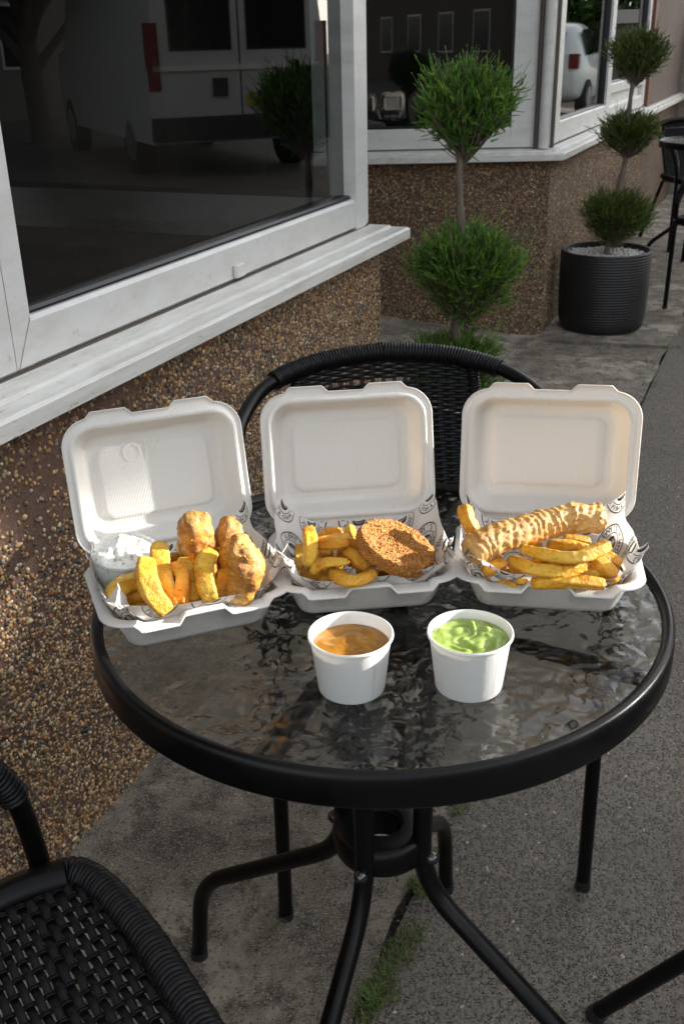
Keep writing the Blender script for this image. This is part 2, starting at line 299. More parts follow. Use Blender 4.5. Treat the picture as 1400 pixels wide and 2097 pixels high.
def fast_mesh(name, V, F, mats, parent=None, col=None, smooth=True, mi=None):
    me = bpy.data.meshes.new(name); k = F.shape[1]
    me.vertices.add(len(V)); me.vertices.foreach_set('co', V.astype(np.float32).ravel()); me.loops.add(F.size); me.loops.foreach_set('vertex_index', F.ravel().astype(np.int32))
    me.polygons.add(len(F)); me.polygons.foreach_set('loop_start', np.arange(len(F))*k); me.polygons.foreach_set('loop_total', np.full(len(F), k)); me.polygons.foreach_set('use_smooth', np.full(len(F), smooth))
    if mi is not None: me.polygons.foreach_set('material_index', mi)
    for q in (mats if isinstance(mats, list) else [mats]): me.materials.append(q)
    if col is not None:
        ca = me.color_attributes.new('Col', 'FLOAT_COLOR', 'POINT'); ca.data.foreach_set('color', np.c_[col, np.ones(len(col))].astype(np.float32).ravel())
    me.update(calc_edges=True); o = bpy.data.objects.new(name, me); COL.objects.link(o); o.parent = parent; return o
def scatter(cent, rad, nrm, cols, sub=1, flat=(.45, .75), elong=(.75, 1.5), sink=0.0):
    """ellipsoid pebbles: centres (n,3), radii (n), outward normal (3)"""
    v0, f0 = ico(sub); n = len(cent); nrm = np.array(nrm, float)
    a = np.cross(nrm, [0, 0, 1.]) if abs(nrm[2]) < .9 else np.array([1., 0, 0]); a /= np.linalg.norm(a); b = np.cross(nrm, a)
    th = rng.uniform(0, 2*PI, n); e = rng.uniform(*elong, n); fl = rng.uniform(*flat, n)
    A = (np.cos(th)[:, None]*a+np.sin(th)[:, None]*b)*(rad*np.sqrt(e))[:, None]; B = (-np.sin(th)[:, None]*a+np.cos(th)[:, None]*b)*(rad/np.sqrt(e))[:, None]
    tl = rng.normal(0, .25, (n, 2)); C = nrm[None]+tl[:, :1]*a+tl[:, 1:]*b; C /= np.linalg.norm(C, axis=1)[:, None]; C *= (rad*fl)[:, None]
    j = 1+rng.normal(0, .06, (n, len(v0), 1)); V = cent[:, None]-nrm*sink+j*(v0[None, :, :1]*A[:, None]+v0[None, :, 1:2]*B[:, None]+v0[None, :, 2:]*C[:, None])
    F = (f0[None]+(np.arange(n)*len(v0))[:, None, None]).reshape(-1, 3); return V.reshape(-1, 3), F, np.repeat(cols, len(v0), 0)
PAL = np.array([(.40, .27, .15), (.30, .20, .11), (.23, .21, .19), (.36, .16, .055), (.50, .42, .31), (.07, .065, .065), (.28, .23, .17), (.46, .33, .17), (.16, .12, .09), (.55, .50, .42)])
PW = np.array([.2, .18, .12, .09, .09, .07, .1, .1, .03, .02]); PW /= PW.sum()
def palette(n, k=1.0): c = PAL[rng.choice(len(PAL), n, p=PW)]*rng.uniform(.5, 2.0, (n, 1))*[1.05, 1.0, .88]; return np.clip(c*k, 0, 1)

# ------------------------------------------------------------------ shop front frame of reference
AL = R(23.5); O = np.array([-.43, .56, 0.]); U = np.array([math.sin(AL), math.cos(AL), 0]); N = np.array([math.cos(AL), -math.sin(AL), 0])
def S(u, w_, z): return O+u*U+w_*N+np.array([0, 0, z])
ST = (np.c_[N, U, [0, 0, 1]], O)                       # local axes: x = out of the wall, y = along it, z = up
RZS = -AL                                              # same frame as a rotation about Z

# ================================================================== SETTING
def sheet(name, poly, z, mat):
    b = MB(); b.add([(p[0], p[1], z) for p in poly], [tuple(range(len(poly)))]); return struct(b.build(name, mat, smooth=False))
sheet('ground', [(-60, -60), (120, -60), (120, 120), (-60, 120)], -.03, M['asphalt'])
def bl(t): return np.array([.15, .49])+t*U[:2]          # crack between pavement and road
# asphalt road: fine sheet near the camera so that it is uneven
sheet('road', [bl(-4)+N[:2]*.0, bl(-4)+N[:2]*7, bl(14)+N[:2]*7, bl(14)], 0.0, M['asphalt'])
def pav():
    n, mm = 150, 46; V = []; F = []
    for i in range(n):
        t = -3+i/(n-1)*12
        for j in range(mm):
            q = j/(mm-1); base = S(t, -.06-1.2*max(0, q-.6)/.4*0, 0); 
            wv = q*(.575+.018*mn.noise(Vector((t*5, 0, 0))))-(.02)
            p = S(t, wv, 0); z = .004+.010*mn.fractal(Vector((p[0]*4, p[1]*4, 1)), 1, 2, 4)*(1-q**6)+.006*(1-q)
            V.append((p[0], p[1], z))
    for i in range(n-1):
        for j in range(mm-1): a = i*mm+j; F.append((a, a+1, a+mm+1, a+mm))
    b = MB(); b.add(V, F); return struct(b.build('pavement', M['concrete']))
pav()
def ramp():                                            # sloping concrete threshold in the recess
    n = 30; V = []; F = []
    for i in range(n):
        for j in range(n):
            a = i/(n-1); q = j/(n-1); p = S(1.2+a*2.35, .0-q*1.1, 0); V.append((p[0], p[1], .008+.15*min(1, q*1.25)**1.2+.004*mn.noise(Vector((p[0]*9, p[1]*9, 3)))))
    for i in range(n-1):
        for j in range(n-1): a = i*n+j; F.append((a, a+n, a+n+1, a+1))
    b = MB(); b.add(V, F); return struct(b.build('doorstep', M['concrete']))
ramp()
b = MB(); c0 = np.array([1.13, 3.47]); d1 = np.array([.95, -.32]); d1 /= np.linalg.norm(d1); d2 = np.array([d1[1]*-1, d1[0]])
q = [c0-d1*.30-d2*.08, c0+d1*.28-d2*.06, c0+d1*.36+d2*.5, c0-d1*.22+d2*.5]
b.add([(*p, .018) for p in q]+[(*p, -.02) for p in q], [(0, 1, 2, 3), (0, 4, 5, 1), (1, 5, 6, 2), (2, 6, 7, 3), (3, 7, 4, 0)]); struct(b.build('paving_slab', M['concrete'], smooth=False))

# ================================================================== SHOP BUILDING
shop = thing('shop_building', 'shop front with pebble dashed walls below white framed bay windows', 'building', tuple(O), RZS)
# local coordinates of the shop: x = out of wall (w), y = along (u), z
ZS = .766
UC, UB = 1.265, 3.28                                   # corner of the near bay, corner of the far bay
b = MB()
b.box(-.25, 0, -3, UC, -.05, ZS-.004); b.box(-1.6, -.2505, UC-.25, UC, -.05, ZS-.004)
b.build('wall', M['mortar'], shop, smooth=False)
# far bay: front face (splayed) + side
fa = (S(UB, 0, 0)); fl = np.array([-.12, 3.60, 0])     # world
def loc(p): d = np.array(p, float)-O; return np.array([d@N, d@U, d[2]])
A0 = loc(fa); A1 = loc(fl)
b = MB(); z0, z1 = -.05, ZS-.004
V = [(*A1[:2], z0), (*A0[:2], z0), (0, 9.2, z0), (-.3, 9.2, z0), (-.3, A0[1]+.2, z0), (A1[0]+.02, A1[1]+.25, z0)]; V = V+[(x, y, z1) for x, y, _ in V]
b.add(V, [(0, 1, 7, 6), (1, 2, 8, 7), (2, 3, 9, 8), (6, 7, 8, 9, 10, 11)]); b.build('wall', M['dash'], shop, smooth=False)
# pebbles pressed into the near wall
def wall_pebbles():
    pts = []; rad = []
    n = 46000; u = rng.uniform(-.42, UC+.002, n); z = rng.uniform(.0, ZS-.006, n)
    dens = np.array([mn.noise(Vector((a*6, c*6, 5)))*.5+.5 for a, c in zip(u, z)])
    bare = np.clip((z-.36)/.3, 0, 1)*np.clip((.75-u)/.7, 0, 1)          # mortar shows near the top left
    keep = rng.uniform(0, 1, n) < np.clip(1.0-.78*bare*(.25+1.5*dens), .10, 1); u, z, bare = u[keep], z[keep], bare[keep]; n = len(u)
    r = .0024+.0026*rng.beta(1.4, 4, n)+bare*.0012*rng.uniform(0, 1, n)
    big = rng.uniform(0, 1, n) < .03; r[big] = rng.uniform(.004, .0062, big.sum())
    c = np.c_[np.full(n, .0)+rng.uniform(-.0006, .0014, n), u, z]
    V, F, C = scatter(c, r, (1, 0, 0), palette(n), 1 if False else 1, sink=.0)
    # return face of the corner
    n2 = 5000; x = rng.uniform(-.25, .0, n2); zz = rng.uniform(0, ZS-.006, n2); c2 = np.c_[x, np.full(n2, UC), zz]; V2, F2, C2 = scatter(c2, .0022+.0022*rng.beta(1.4, 4, n2), (0, 1, 0), palette(n2), 1)
    o = fast_mesh('pebble_coating', np.r_[V, V2], np.r_[F, F2+len(V)], M['pebble'], shop, np.r_[C, C2]); o['kind'] = 'stuff'
wall_pebbles()
def far_pebbles():
    n = 9000; a = rng.uniform(0, 1, n); z = rng.uniform(0, ZS-.01, n); d = A0-A1; L = np.linalg.norm(d[:2]); nn = np.array([d[1], -d[0], 0])/L
    if (nn@np.array([0, -1, 0])) < 0 and False: nn = -nn
    wn = np.array([nn@np.array([N[0], U[0], 0]), nn@np.array([N[1], U[1], 0]), 0])
    if wn[1] > 0: nn = -nn
    c = A1+a[:, None]*d; c[:, 2] = z; V, F, C = scatter(c, .003+.003*rng.beta(1.4, 4, n), nn, palette(n, .85), 1)
    n2 = 15000; c2 = np.c_[np.zeros(n2), rng.uniform(UB, 6.2, n2), rng.uniform(0, ZS-.01, n2)]; V2, F2, C2 = scatter(c2, .0033+.003*rng.beta(1.4, 4, n2), (1, 0, 0), palette(n2, .9), 1)
    o = fast_mesh('pebble_coating', np.r_[V, V2], np.r_[F, F2+len(V)], M['pebble'], shop, np.r_[C, C2]); o['kind'] = 'stuff'
far_pebbles()
# sills: profile swept along a path in plan with an outward normal
def sweep(b, path, prof, mi=0, capends=True):
    """path: plan points (local), prof: (outward, z) pairs; outward = right-hand side of travel"""
    P = [np.array(p[:2], float) for p in path]; n = len(P); V = []
    for i in range(n):
        d0 = (P[i]-P[i-1]) if i else (P[1]-P[0]); d1 = (P[i+1]-P[i]) if i < n-1 else d0; d0 = d0/np.linalg.norm(d0); d1 = d1/np.linalg.norm(d1)
        n0 = np.array([d0[1], -d0[0]]); n1 = np.array([d1[1], -d1[0]]); mdir = n0+n1; mdir /= np.linalg.norm(mdir); k = 1/max(.3, mdir@n0)
        V += [(*(P[i]+mdir*k*o), z) for o, z in prof]
    m_ = len(prof); F = []
    for i in range(n-1):
        for j in range(m_): l = (j+1) % m_; F.append((i*m_+j, i*m_+l, (i+1)*m_+l, (i+1)*m_+j))
    if capends: F += [tuple(range(m_)), tuple((n-1)*m_+j for j in range(m_))[::-1]]
    b.add(V, F, mi)
SILL = [(.058, ZS), (.062, ZS+.003), (.062, ZS+.026), (.057, ZS+.031), (.024, ZS+.0345), (.022, ZS+.040), (-.035, ZS+.046), (-.035, ZS)]
near = [(0, -3), (0, UC), (-1.5, UC)]
b = MB(); sweep(b, near, SILL); b.build('sill', M['sill'], shop, angle=25)
far = [A1[:2], A0[:2], (0, 9.2)]
b = MB(); sweep(b, far, SILL); b.build('sill', M['sill'], shop, angle=25)
b = MB()
for pth in (near, far): sweep(b, pth, [(-.0195, ZS+.0385), (-.0195, ZS+.0462), (-.03, ZS+.0462), (-.03, ZS+.0385)])
b.build('sealant_joint', M['joint'], shop, smooth=False)
# windows: frame members as swept bevelled bars, gasket, pane
def frame_bar(b, p0, p1, z0, z1, out0=-.085, out1=-.022, mi=0):
    bv = .006
    sweep(b, [p0, p1], [(out1-bv, z0), (out1, z0+bv), (out1, z1-bv), (out1-bv, z1), (out0, z1), (out0, z0)], mi)
def window(path_pts, z0, z1, lw=.07, rw=.055, bw=.072, transom=None, name='window'):
    """one glazed light between two plan points (travel so that outside is on the right)"""
    p0, p1 = [np.array(p[:2], float) for p in path_pts]; d = (p1-p0)/np.linalg.norm(p1-p0); L = np.linalg.norm(p1-p0)
    win = MB(); frame_bar(win, p0+d*lw*.98, p1-d*rw*.98, z0, z0+bw, out1=-.0235); frame_bar(win, p0+d*lw*.98, p1-d*rw*.98, z1-bw, z1, out1=-.0235)
    frame_bar(win, p0, p0+d*lw, z0, z1); frame_bar(win, p1-d*rw, p1, z0, z1)
    if transom: frame_bar(win, p0+d*lw*.98, p1-d*rw*.98, transom, transom+.055, out1=-.026)
    w_ = win.build(name, M['upvc'], shop, angle=30)
    g = MB(); e = .009; zb = (transom+.055) if transom else z0+bw
    a0, a1 = p0+d*(lw-.001), p1-d*(rw-.001)
    frame_bar(g, a0, a1, zb-.001, zb+e, -.08, -.034); frame_bar(g, a0, a1, z1-bw-e, z1-bw+.001, -.08, -.034); frame_bar(g, a0, a0+d*e, zb, z1-bw, -.08, -.034); frame_bar(g, a1-d*e, a1, zb, z1-bw, -.08, -.034)
    g.build('gasket', M['gasket'], w_, smooth=False)
    if transom:
        pn = MB(); sweep(pn, [a0, a1], [(-.05, z0+bw-.002), (-.05, transom+.002), (-.06, transom+.002), (-.06, z0+bw-.002)]); pn.build('panel', M['upvc'], w_, smooth=False)
    pn = MB(); nn = np.array([d[1], -d[0]]); q0 = a0+nn*-.052; q1 = a1+nn*-.052
    pn.add([(*q0, zb), (*q1, zb), (*q1, z1-bw), (*q0, z1-bw)], [(0, 1, 2, 3)]); pn.build('pane', M['glass'], w_, smooth=False); return w_
ZW0, ZW1 = ZS+.0455, 2.35
w0 = window([(0, -.1), (0, 1.248)], ZW0, ZW1, lw=.042, rw=.07)
window([(0, -1.6), (0, -.102)], ZW0, ZW1, lw=.075, rw=.09)
window([(-.02, 1.25), (-1.4, 1.25)], ZW0, ZW1, name='window')
F0 = A1+(A0-A1)*0.0; dd = (A0-A1)[:2]/np.linalg.norm((A0-A1)[:2]); LL = np.linalg.norm((A0-A1)[:2])
window([A1[:2], A1[:2]+dd*(LL-.035)], ZW0, ZW1, lw=.07, rw=.135, bw=.085)
window([(0, UB+.045), (0, 4.735)], ZW0, ZW1, lw=.19, rw=.05, bw=.09)
window([(0, 4.737), (0, 6.15)], ZW0, ZW1, lw=.06, rw=.10, bw=.075, transom=ZW0+.135)
b = MB(); b.tube([(*(A0[:2]+np.array([-.035, -.012])), ZW0), (*(A0[:2]+np.array([-.035, -.012])), ZW1)], .022, 14); b.build('corner_post', M['upvc'], shop)
for off in ((-.066, -.016), (-.006, .024)):
    b = MB(); q = A0[:2]+np.array(off); b.tube([(*q, ZW0), (*q, ZW1)], .009, 8); b.build('stained_joint', M['joint'], shop)
b = MB(); b.box(-.06, .0, 6.16, 6.26, ZW0-.01, 2.5); b.build('trim', M['brownpost'], shop, smooth=False)
# upper storey, recess back, interior
b = MB()
V = [(0.03, -3), (0.03, UC+.03), (0.03, UB), (0.03, 9.2), (-4, 9.2), (-4, -3)]
b.add([(x, y, ZW1) for x, y in V]+[(x, y, 6.2) for x, y in V], [(0, 1, 7, 6), (1, 2, 8, 7), (2, 3, 9, 8), (3, 4, 10, 9), (5, 0, 6, 11), tuple(range(6))[::-1], tuple(range(6, 12))]); b.build('upper_wall', M['facade'], shop, smooth=False)
b = MB(); b.box(-1.75, -1.65, UC-.3, UB+.6, -.05, ZW1-.002); b.build('wall', M['brick'], shop, smooth=False)
b = MB(); b.box(-.05, 0, 6.27, 9.2, ZW0, ZW1-.002); b.build('wall', M['brick'], shop, smooth=False)
b = MB(); b.box(-3.6, -3.5, -3, 9, 0, ZW1-.003); b.box(-3.5, -.26, -3, 9, .02, .05); b.box(-1.64, -1.6, UC-.28, -2, .06, .07); b.box(-3.5, -.4, 3.9, 3.95, .06, ZW1-.01); b.box(-3.5, -.3, 8.8, 8.9, .06, ZW1-.01); b.box(-3.5, -1.63, -3.0, -2.95, .06, 2.3); b.build('interior', M['inside'], shop, smooth=False)
# counter and a curved chair inside, behind the glass
b = MB(); b.box(-1.05, -.55, -.35, .42, .06, 1.16); b.box(-1.07, -.53, -.37, .44, 1.165, 1.20); b.build('counter', M['insidel'], shop, smooth=False)
for (u0, z0_), (u1, z1_) in (((-.100, ZW0), (-.059, ZW0+.072)), ((1.246, ZW0), (1.18, ZW0+.072))):
    b = MB(); d = np.array([u1-u0, z1_-z0_]); d /= np.linalg.norm(d); nrm = np.array([-d[1], d[0]])*.0005; q = [np.array([u0, z0_])+nrm, np.array([u0, z0_])-nrm, np.array([u1, z1_])-nrm, np.array([u1, z1_])+nrm]
    b.add([(-.0214, *p) for p in q], [(0, 1, 2, 3)]); b.build('weld_seam', M['joint'], w0, smooth=False)
# small drain cap on the frame + frame weld marks
b = MB(); b.box(-.0225, -.0125, .538, .572, ZS+.052, ZS+.078); o = b.build('vent_cap', M['upvc'], shop); md = o.modifiers.new('b', 'BEVEL'); md.width = .003; md.segments = 2

# ================================================================== BACKGROUND
b = MB()
sw = [(2.45, 8.0), (3.35, 7.89), (3.42, 8.25), (2.5, 8.4)]
b.add([(x, y, -.05) for x, y in sw]+[(x, y, 1.33) for x, y in sw], [(0, 1, 5, 4), (1, 2, 6, 5), (2, 3, 7, 6), (3, 0, 4, 7), (4, 5, 6, 7)])
gw = thing('garden_wall', 'rough grey rendered boundary wall with white coping behind the far tables', 'wall')
b.build('wall', M['render'], gw, smooth=False); b = MB()
sw2 = [(2.42, 7.96), (3.38, 7.85), (3.46, 8.29), (2.46, 8.44)]
b.add([(x, y, 1.332) for x, y in sw2]+[(x, y, 1.43) for x, y in sw2], [(0, 1, 5, 4), (1, 2, 6, 5), (2, 3, 7, 6), (3, 0, 4, 7), (4, 5, 6, 7)]); b.build('coping', M['white'], gw, smooth=False)

# added terrace across the street, roofline shaped to block the low sun
def terrace(u0, u1, h, hr, label, mat):
    t = thing('shading_house', label, 'house', tuple(S((u0+u1)/2, 13.5, 0)), RZS, 'added houses across the street'); b = MB(); L = (u1-u0)/2
    b.box(0, 7, -L, L, -.05, h); w_ = b.build('wall', mat, t, smooth=False)
    b = MB(); b.add([(-.2, -L, h+.002), (-.2, L, h+.002), (3.5, L, hr), (3.5, -L, hr), (7.2, L, h+.002), (7.2, -L, h+.002)], [(0, 1, 2, 3), (3, 2, 4, 5), (0, 3, 5), (1, 4, 2)]); b.build('roof', M['roof'], t, smooth=False)
    for k in range(int((u1-u0)//2.5)):
        b = MB(); y = -L+1.2+k*2.5; b.box(-.03, .03, y, y+1.1, .9, min(2.1, h-.3)); o = b.build('window', M['upvc'], t, smooth=False); b = MB(); b.box(-.034, -.031, y+.06, y+1.04, .96, min(2.04, h-.36)); b.build('pane', M['carglass'], o, smooth=False)
HA = terrace(-45, 12.4, 4.6, 6.3, 'added low brown house across the street, slate ridge set to shade the ground', M['brick'])
HB = terrace(12.45, 26, 6.2, 8.6, 'added taller pale house across the street, shading the far bay', M['facade'])

# van and small car across the street, seen reflected in the shop windows
def van(u, w_):
    t = thing('parked_van', 'silver panel van parked tail on across the street, reflected in the big window', 'van', tuple(S(u, w_, 0)), RZS-R(48))
    pr = [(-.95, .35), (-.97, .9), (-.93, 1.25), (-.84, 1.95), (-.72, 2.12), (.72, 2.12), (.84, 1.95), (.93, 1.25), (.97, .9), (.95, .35)]
    b = MB(); L = 5.0; secs = [(0, .985, 0), (.04, 1, .0), (3.6, 1, 0), (4.1, .98, -.12), (4.9, .9, -1.0), (5.0, .85, -1.05)]
    V = []
    for y, s_, dz in secs:
        for x, z in pr: V.append((x*s_, y, z+(dz*max(0, (z-1.2)/.9) if dz < 0 else 0)))
    n = len(pr); F = [(i*n+j, i*n+(j+1) % n, (i+1)*n+(j+1) % n, (i+1)*n+j) for i in range(len(secs)-1) for j in range(n)]+[tuple(range(n))[::-1], tuple((len(secs)-1)*n+j for j in range(n))]
    b.add(V, F); o = b.build('body', M['vansilver'], t, angle=30)
    for x0, x1 in ((-.70, -.1), (.1, .70)):
        b = MB(); b.box(x0, x1, -.012, .03, 1.22, 1.82); b.build('rear_window', M['carglass'], t, smooth=False); b = MB(); b.box(x0-.02, x1+.02, -.008, .02, 1.20, 1.84); b.build('seal', M['bumper'], o, smooth=False)
    b = MB(); b.box(-.006, .006, -.006, .01, .45, 1.98); b.build('door_gap', M['bumper'], t, smooth=False)
    for s_ in (-1, 1):
        b = MB(); b.box(s_*.89-.06, s_*.89+.06, -.02, .06, .85, 1.45); b.build('tail_lamp', M['red'], t)
        for y in (.9, 4.0):
            b = MB(); a = np.arange(24)*2*PI/24; b.tube([(s_*.78, y, .33), (s_*.95, y, .33)], .33, 24); wo = b.build('wheel', M['tyre'], t); b = MB(); b.tube([(s_*.93, y, .33), (s_*.96, y, .33)], .2, 20); b.build('rim', M['alloy'], wo)
    b = MB(); b.box(-.95, .95, -.10, .04, .38, .60); b.build('bumper', M['bumper'], t); b = MB(); b.box(-.9, .9, -.02, .0, 1.02, 1.07); b.build('trim', M['white'], t, smooth=False)
    b = MB(); b.box(-.55, -.05, -.02, 0, .68, .80); b.build('number_plate', M['plate'], t, smooth=False)
    b = MB(); b.box(.15, .3, -.03, 0, .78, .95); b.build('door_handle', M['bumper'], t, smooth=False)
van(8.6, 4.2)
def car(u, w_):
    t = thing('parked_car', 'small pale hatchback parked across the street, reflected in the far bay window', 'car', tuple(S(u, w_, 0)), RZS)
    # stations along the length y: (y, half width, sill z, belt z, roof z, roof half width)
    st = [(0, .62, .42, .80, .84, .5), (.06, .78, .28, .86, 1.02, .60), (.35, .84, .22, .90, 1.42, .60), (.9, .86, .20, .92, 1.50, .62), (1.7, .86, .20, .92, 1.49, .62), (2.3, .85, .20, .93, 1.28, .60), (2.65, .84, .22, .90, .96, .58), (2.95, .80, .25, .80, .86, .52), (3.1, .62, .35, .62, .68, .42)]
    V = []; n = 10
    for y, hw, zs, zb, zr, rw in st:
        V += [(hw*.9, y, zs), (hw, y, zs+.12), (hw, y, (zs+zb)/2+.1), (hw*.97, y, zb), (rw, y, zr-.06), (rw*.8, y, zr)]; V += [(-x, yy, z) for x, yy, z in V[-6:][::-1]]
    n = 12; F = [(i*n+j, i*n+(j+1) % n, (i+1)*n+(j+1) % n, (i+1)*n+j) for i in range(len(st)-1) for j in range(n)]+[tuple(range(n))[::-1], tuple((len(st)-1)*n+j for j in range(n))]
    b = MB(); b.add(V, F); o = b.build('body', M['carw'], t, angle=180); md = o.modifiers.new('s', 'SUBSURF'); md.levels = md.render_levels = 2
    for s_ in (-1, 1):
        b = MB(); b.add([(s_*.80, .55, .97), (s_*.80, 1.25, .98), (s_*.70, 1.22, 1.38), (s_*.68, .68, 1.36)], [(0, 1, 2, 3)]); b.add([(s_*.805, 1.33, .98), (s_*.80, 2.2, .99), (s_*.70, 1.85, 1.36), (s_*.70, 1.34, 1.38)], [(0, 1, 2, 3)])
        o = b.build('side_window', M['carglass'], t, smooth=False); md = o.modifiers.new('s', 'SOLIDIFY'); md.thickness = .03; md.offset = 0
        b = MB(); b.box(s_*.69-.08, s_*.69+.08, .0, .16, .78, 1.0); b.build('tail_lamp', M['red'], t)
        for y in (.55, 2.5):
            b = MB(); b.tube([(s_*.70, y, .3), (s_*.87, y, .3)], .3, 24); wo = b.build('wheel', M['tyre'], t); b = MB(); b.tube([(s_*.86, y, .3), (s_*.885, y, .3)], .19, 20); b.build('rim', M['alloy'], wo)
        b = MB(); b.tube([(s_*.85, 1.95, .98), (s_*.98, 1.95, 1.02)], .05, 10); b.build('mirror', M['carw'], t)
    b = MB(); b.box(-.48, .48, .02, .20, 1.0, 1.32, T=([[1, 0, 0], [0, 1, .45], [0, 0, 1]], (0, -.42, 0))); b.build('rear_window', M['carglass'], t, smooth=False)
car(16.9, 3.2)

# ================================================================== FOLIAGE
def sprays(center, rad, n, colr, squash=1.0, spread=.5, cones=12, ln=.0056, wd=.0034, seed=0, up=.45):
    g = np.random.default_rng(seed); d = g.normal(size=(n, 3)); d /= np.linalg.norm(d, axis=1)[:, None]; d[:, 2] = d[:, 2]*.95
    lob = np.array([1+.30*mn.noise(Vector(q*4.2)+Vector((seed, 5, 0)))+.34*mn.noise(Vector(q*1.9)+Vector((seed*3.3, 0, 0))) for q in d])
    p = d*(lob*g.uniform(.12, .9, n)**.62)[:, None]; fan = .60+.40*np.clip((p[:, 2]+1.0)/1.0, 0, 1)**.8; p[:, :2] *= fan[:, None]; p[:, 2] = np.where(p[:, 2] > 0, p[:, 2]*.86, p[:, 2]*1.0)
    base = np.array(center)+p*rad*[1.06, 1.06, squash]; root = np.array(center)-[0, 0, rad*squash*1.25]
    od = base-root; od /= np.linalg.norm(od, axis=1)[:, None]
    dirn = od*.62+d*.42+g.normal(0, .40, (n, 3))+[0, 0, up*.6]; dirn /= np.linalg.norm(dirn, axis=1)[:, None]; Ls = rad*g.uniform(.14, .32, n)*(1+1.2*(g.uniform(size=n) < .06))
    edge = np.clip(np.linalg.norm(p, axis=1), 0, 1)
    VV = []; CC = []
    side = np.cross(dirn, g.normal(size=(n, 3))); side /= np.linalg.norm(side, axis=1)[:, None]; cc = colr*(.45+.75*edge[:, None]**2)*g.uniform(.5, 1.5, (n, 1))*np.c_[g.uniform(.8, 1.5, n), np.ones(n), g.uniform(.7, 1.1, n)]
    for k in range(cones):
        f = (k+.5)/cones; p = base+dirn*(Ls*f)[:, None]; s_ = (1 if k % 2 else -1)
        a = dirn*.8+side*s_*spread*(1.15-f)+g.normal(0, .12, (n, 3)) if k < cones-1 else dirn
        a /= np.linalg.norm(a, axis=1)[:, None]; l = ln*g.uniform(.8, 1.5, n)*(1.25-.5*f)
        # a cone = 3 base points + tip, given two-segment look
        q = np.cross(a, g.normal(size=(n, 3))); q /= np.linalg.norm(q, axis=1)[:, None]; r_ = np.cross(a, q)
        for t in range(3):
            an = t*2*PI/3; VV.append(p+(q*math.cos(an)+r_*math.sin(an))*wd*.5)
        VV.append(p+a*l[:, None])
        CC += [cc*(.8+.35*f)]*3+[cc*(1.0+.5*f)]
    V = np.stack(VV, 1).reshape(-1, 3); C = np.clip(np.stack(CC, 1).reshape(-1, 3), 0, 1); m_ = n*cones; o = np.arange(m_)*4
    F = np.concatenate([np.c_[o, o+1, o+3], np.c_[o+1, o+2, o+3], np.c_[o+2, o, o+3]])
    stems = [(base[i]-od[i]*rad*.35, base[i]+dirn[i]*Ls[i]*.9) for i in range(0, n, 14)]
    return V, F, C, stems
def topiary(name, label, loc_, rz, balls, pot_r, pot_h, trunk, seed, dens=1.0, leafc=(.09, .15, .022)):
    t = thing('potted_topiary', label, 'topiary', loc_, rz, 'potted conifer topiaries')
    b = MB(); b.lathe([(pot_r*.86, 0), (pot_r*.92, .012), (pot_r*.975, .06), (pot_r, pot_h*.6), (pot_r, pot_h-.01), (pot_r*.985, pot_h), (pot_r*.93, pot_h), (pot_r*.92, pot_h-.03)], 72); b.fan(pot_r*.86, .001); b.build('pot', M['planter'], t)
    b = MB(); b.fan(pot_r*.925, pot_h-.032, 48); sg = b.build('soil', M['soil'], t)
    n = 900; a = rng.uniform(0, 2*PI, n); r_ = pot_r*.91*np.sqrt(rng.uniform(0.02, 1, n)); V, F, C = scatter(np.c_[r_*np.cos(a), r_*np.sin(a), np.full(n, pot_h-.028)+rng.uniform(0, .006, n)], rng.uniform(.004, .008, n), (0, 0, 1), np.ones((n, 3)), 1, flat=(.6, .95), elong=(.8, 1.3))
    o = fast_mesh('white_gravel', V, F, M['stone'], t, smooth=False); o['kind'] = 'stuff'
    b = MB(); pts = spline(trunk, 8); b.tube(pts, np.linspace(.014, .008, len(pts))*(1+.1*np.sin(np.arange(len(pts))*1.7)), 10); b.build('trunk', M['bark'], t)
    for k, (c, r_, sq) in enumerate(balls):
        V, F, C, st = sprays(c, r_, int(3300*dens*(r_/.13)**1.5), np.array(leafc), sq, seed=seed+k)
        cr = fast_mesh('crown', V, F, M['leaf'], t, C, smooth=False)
        b = MB(); cc = np.array(c)
        for p, q in st: b.tube([cc+np.array([0, 0, -r_*sq*1.15])*.9+(p-cc)*.03, p, q], [.0022, .0014, .0007], 4, caps=False)
        b.build('twigs', M['bark'], cr)
    return t
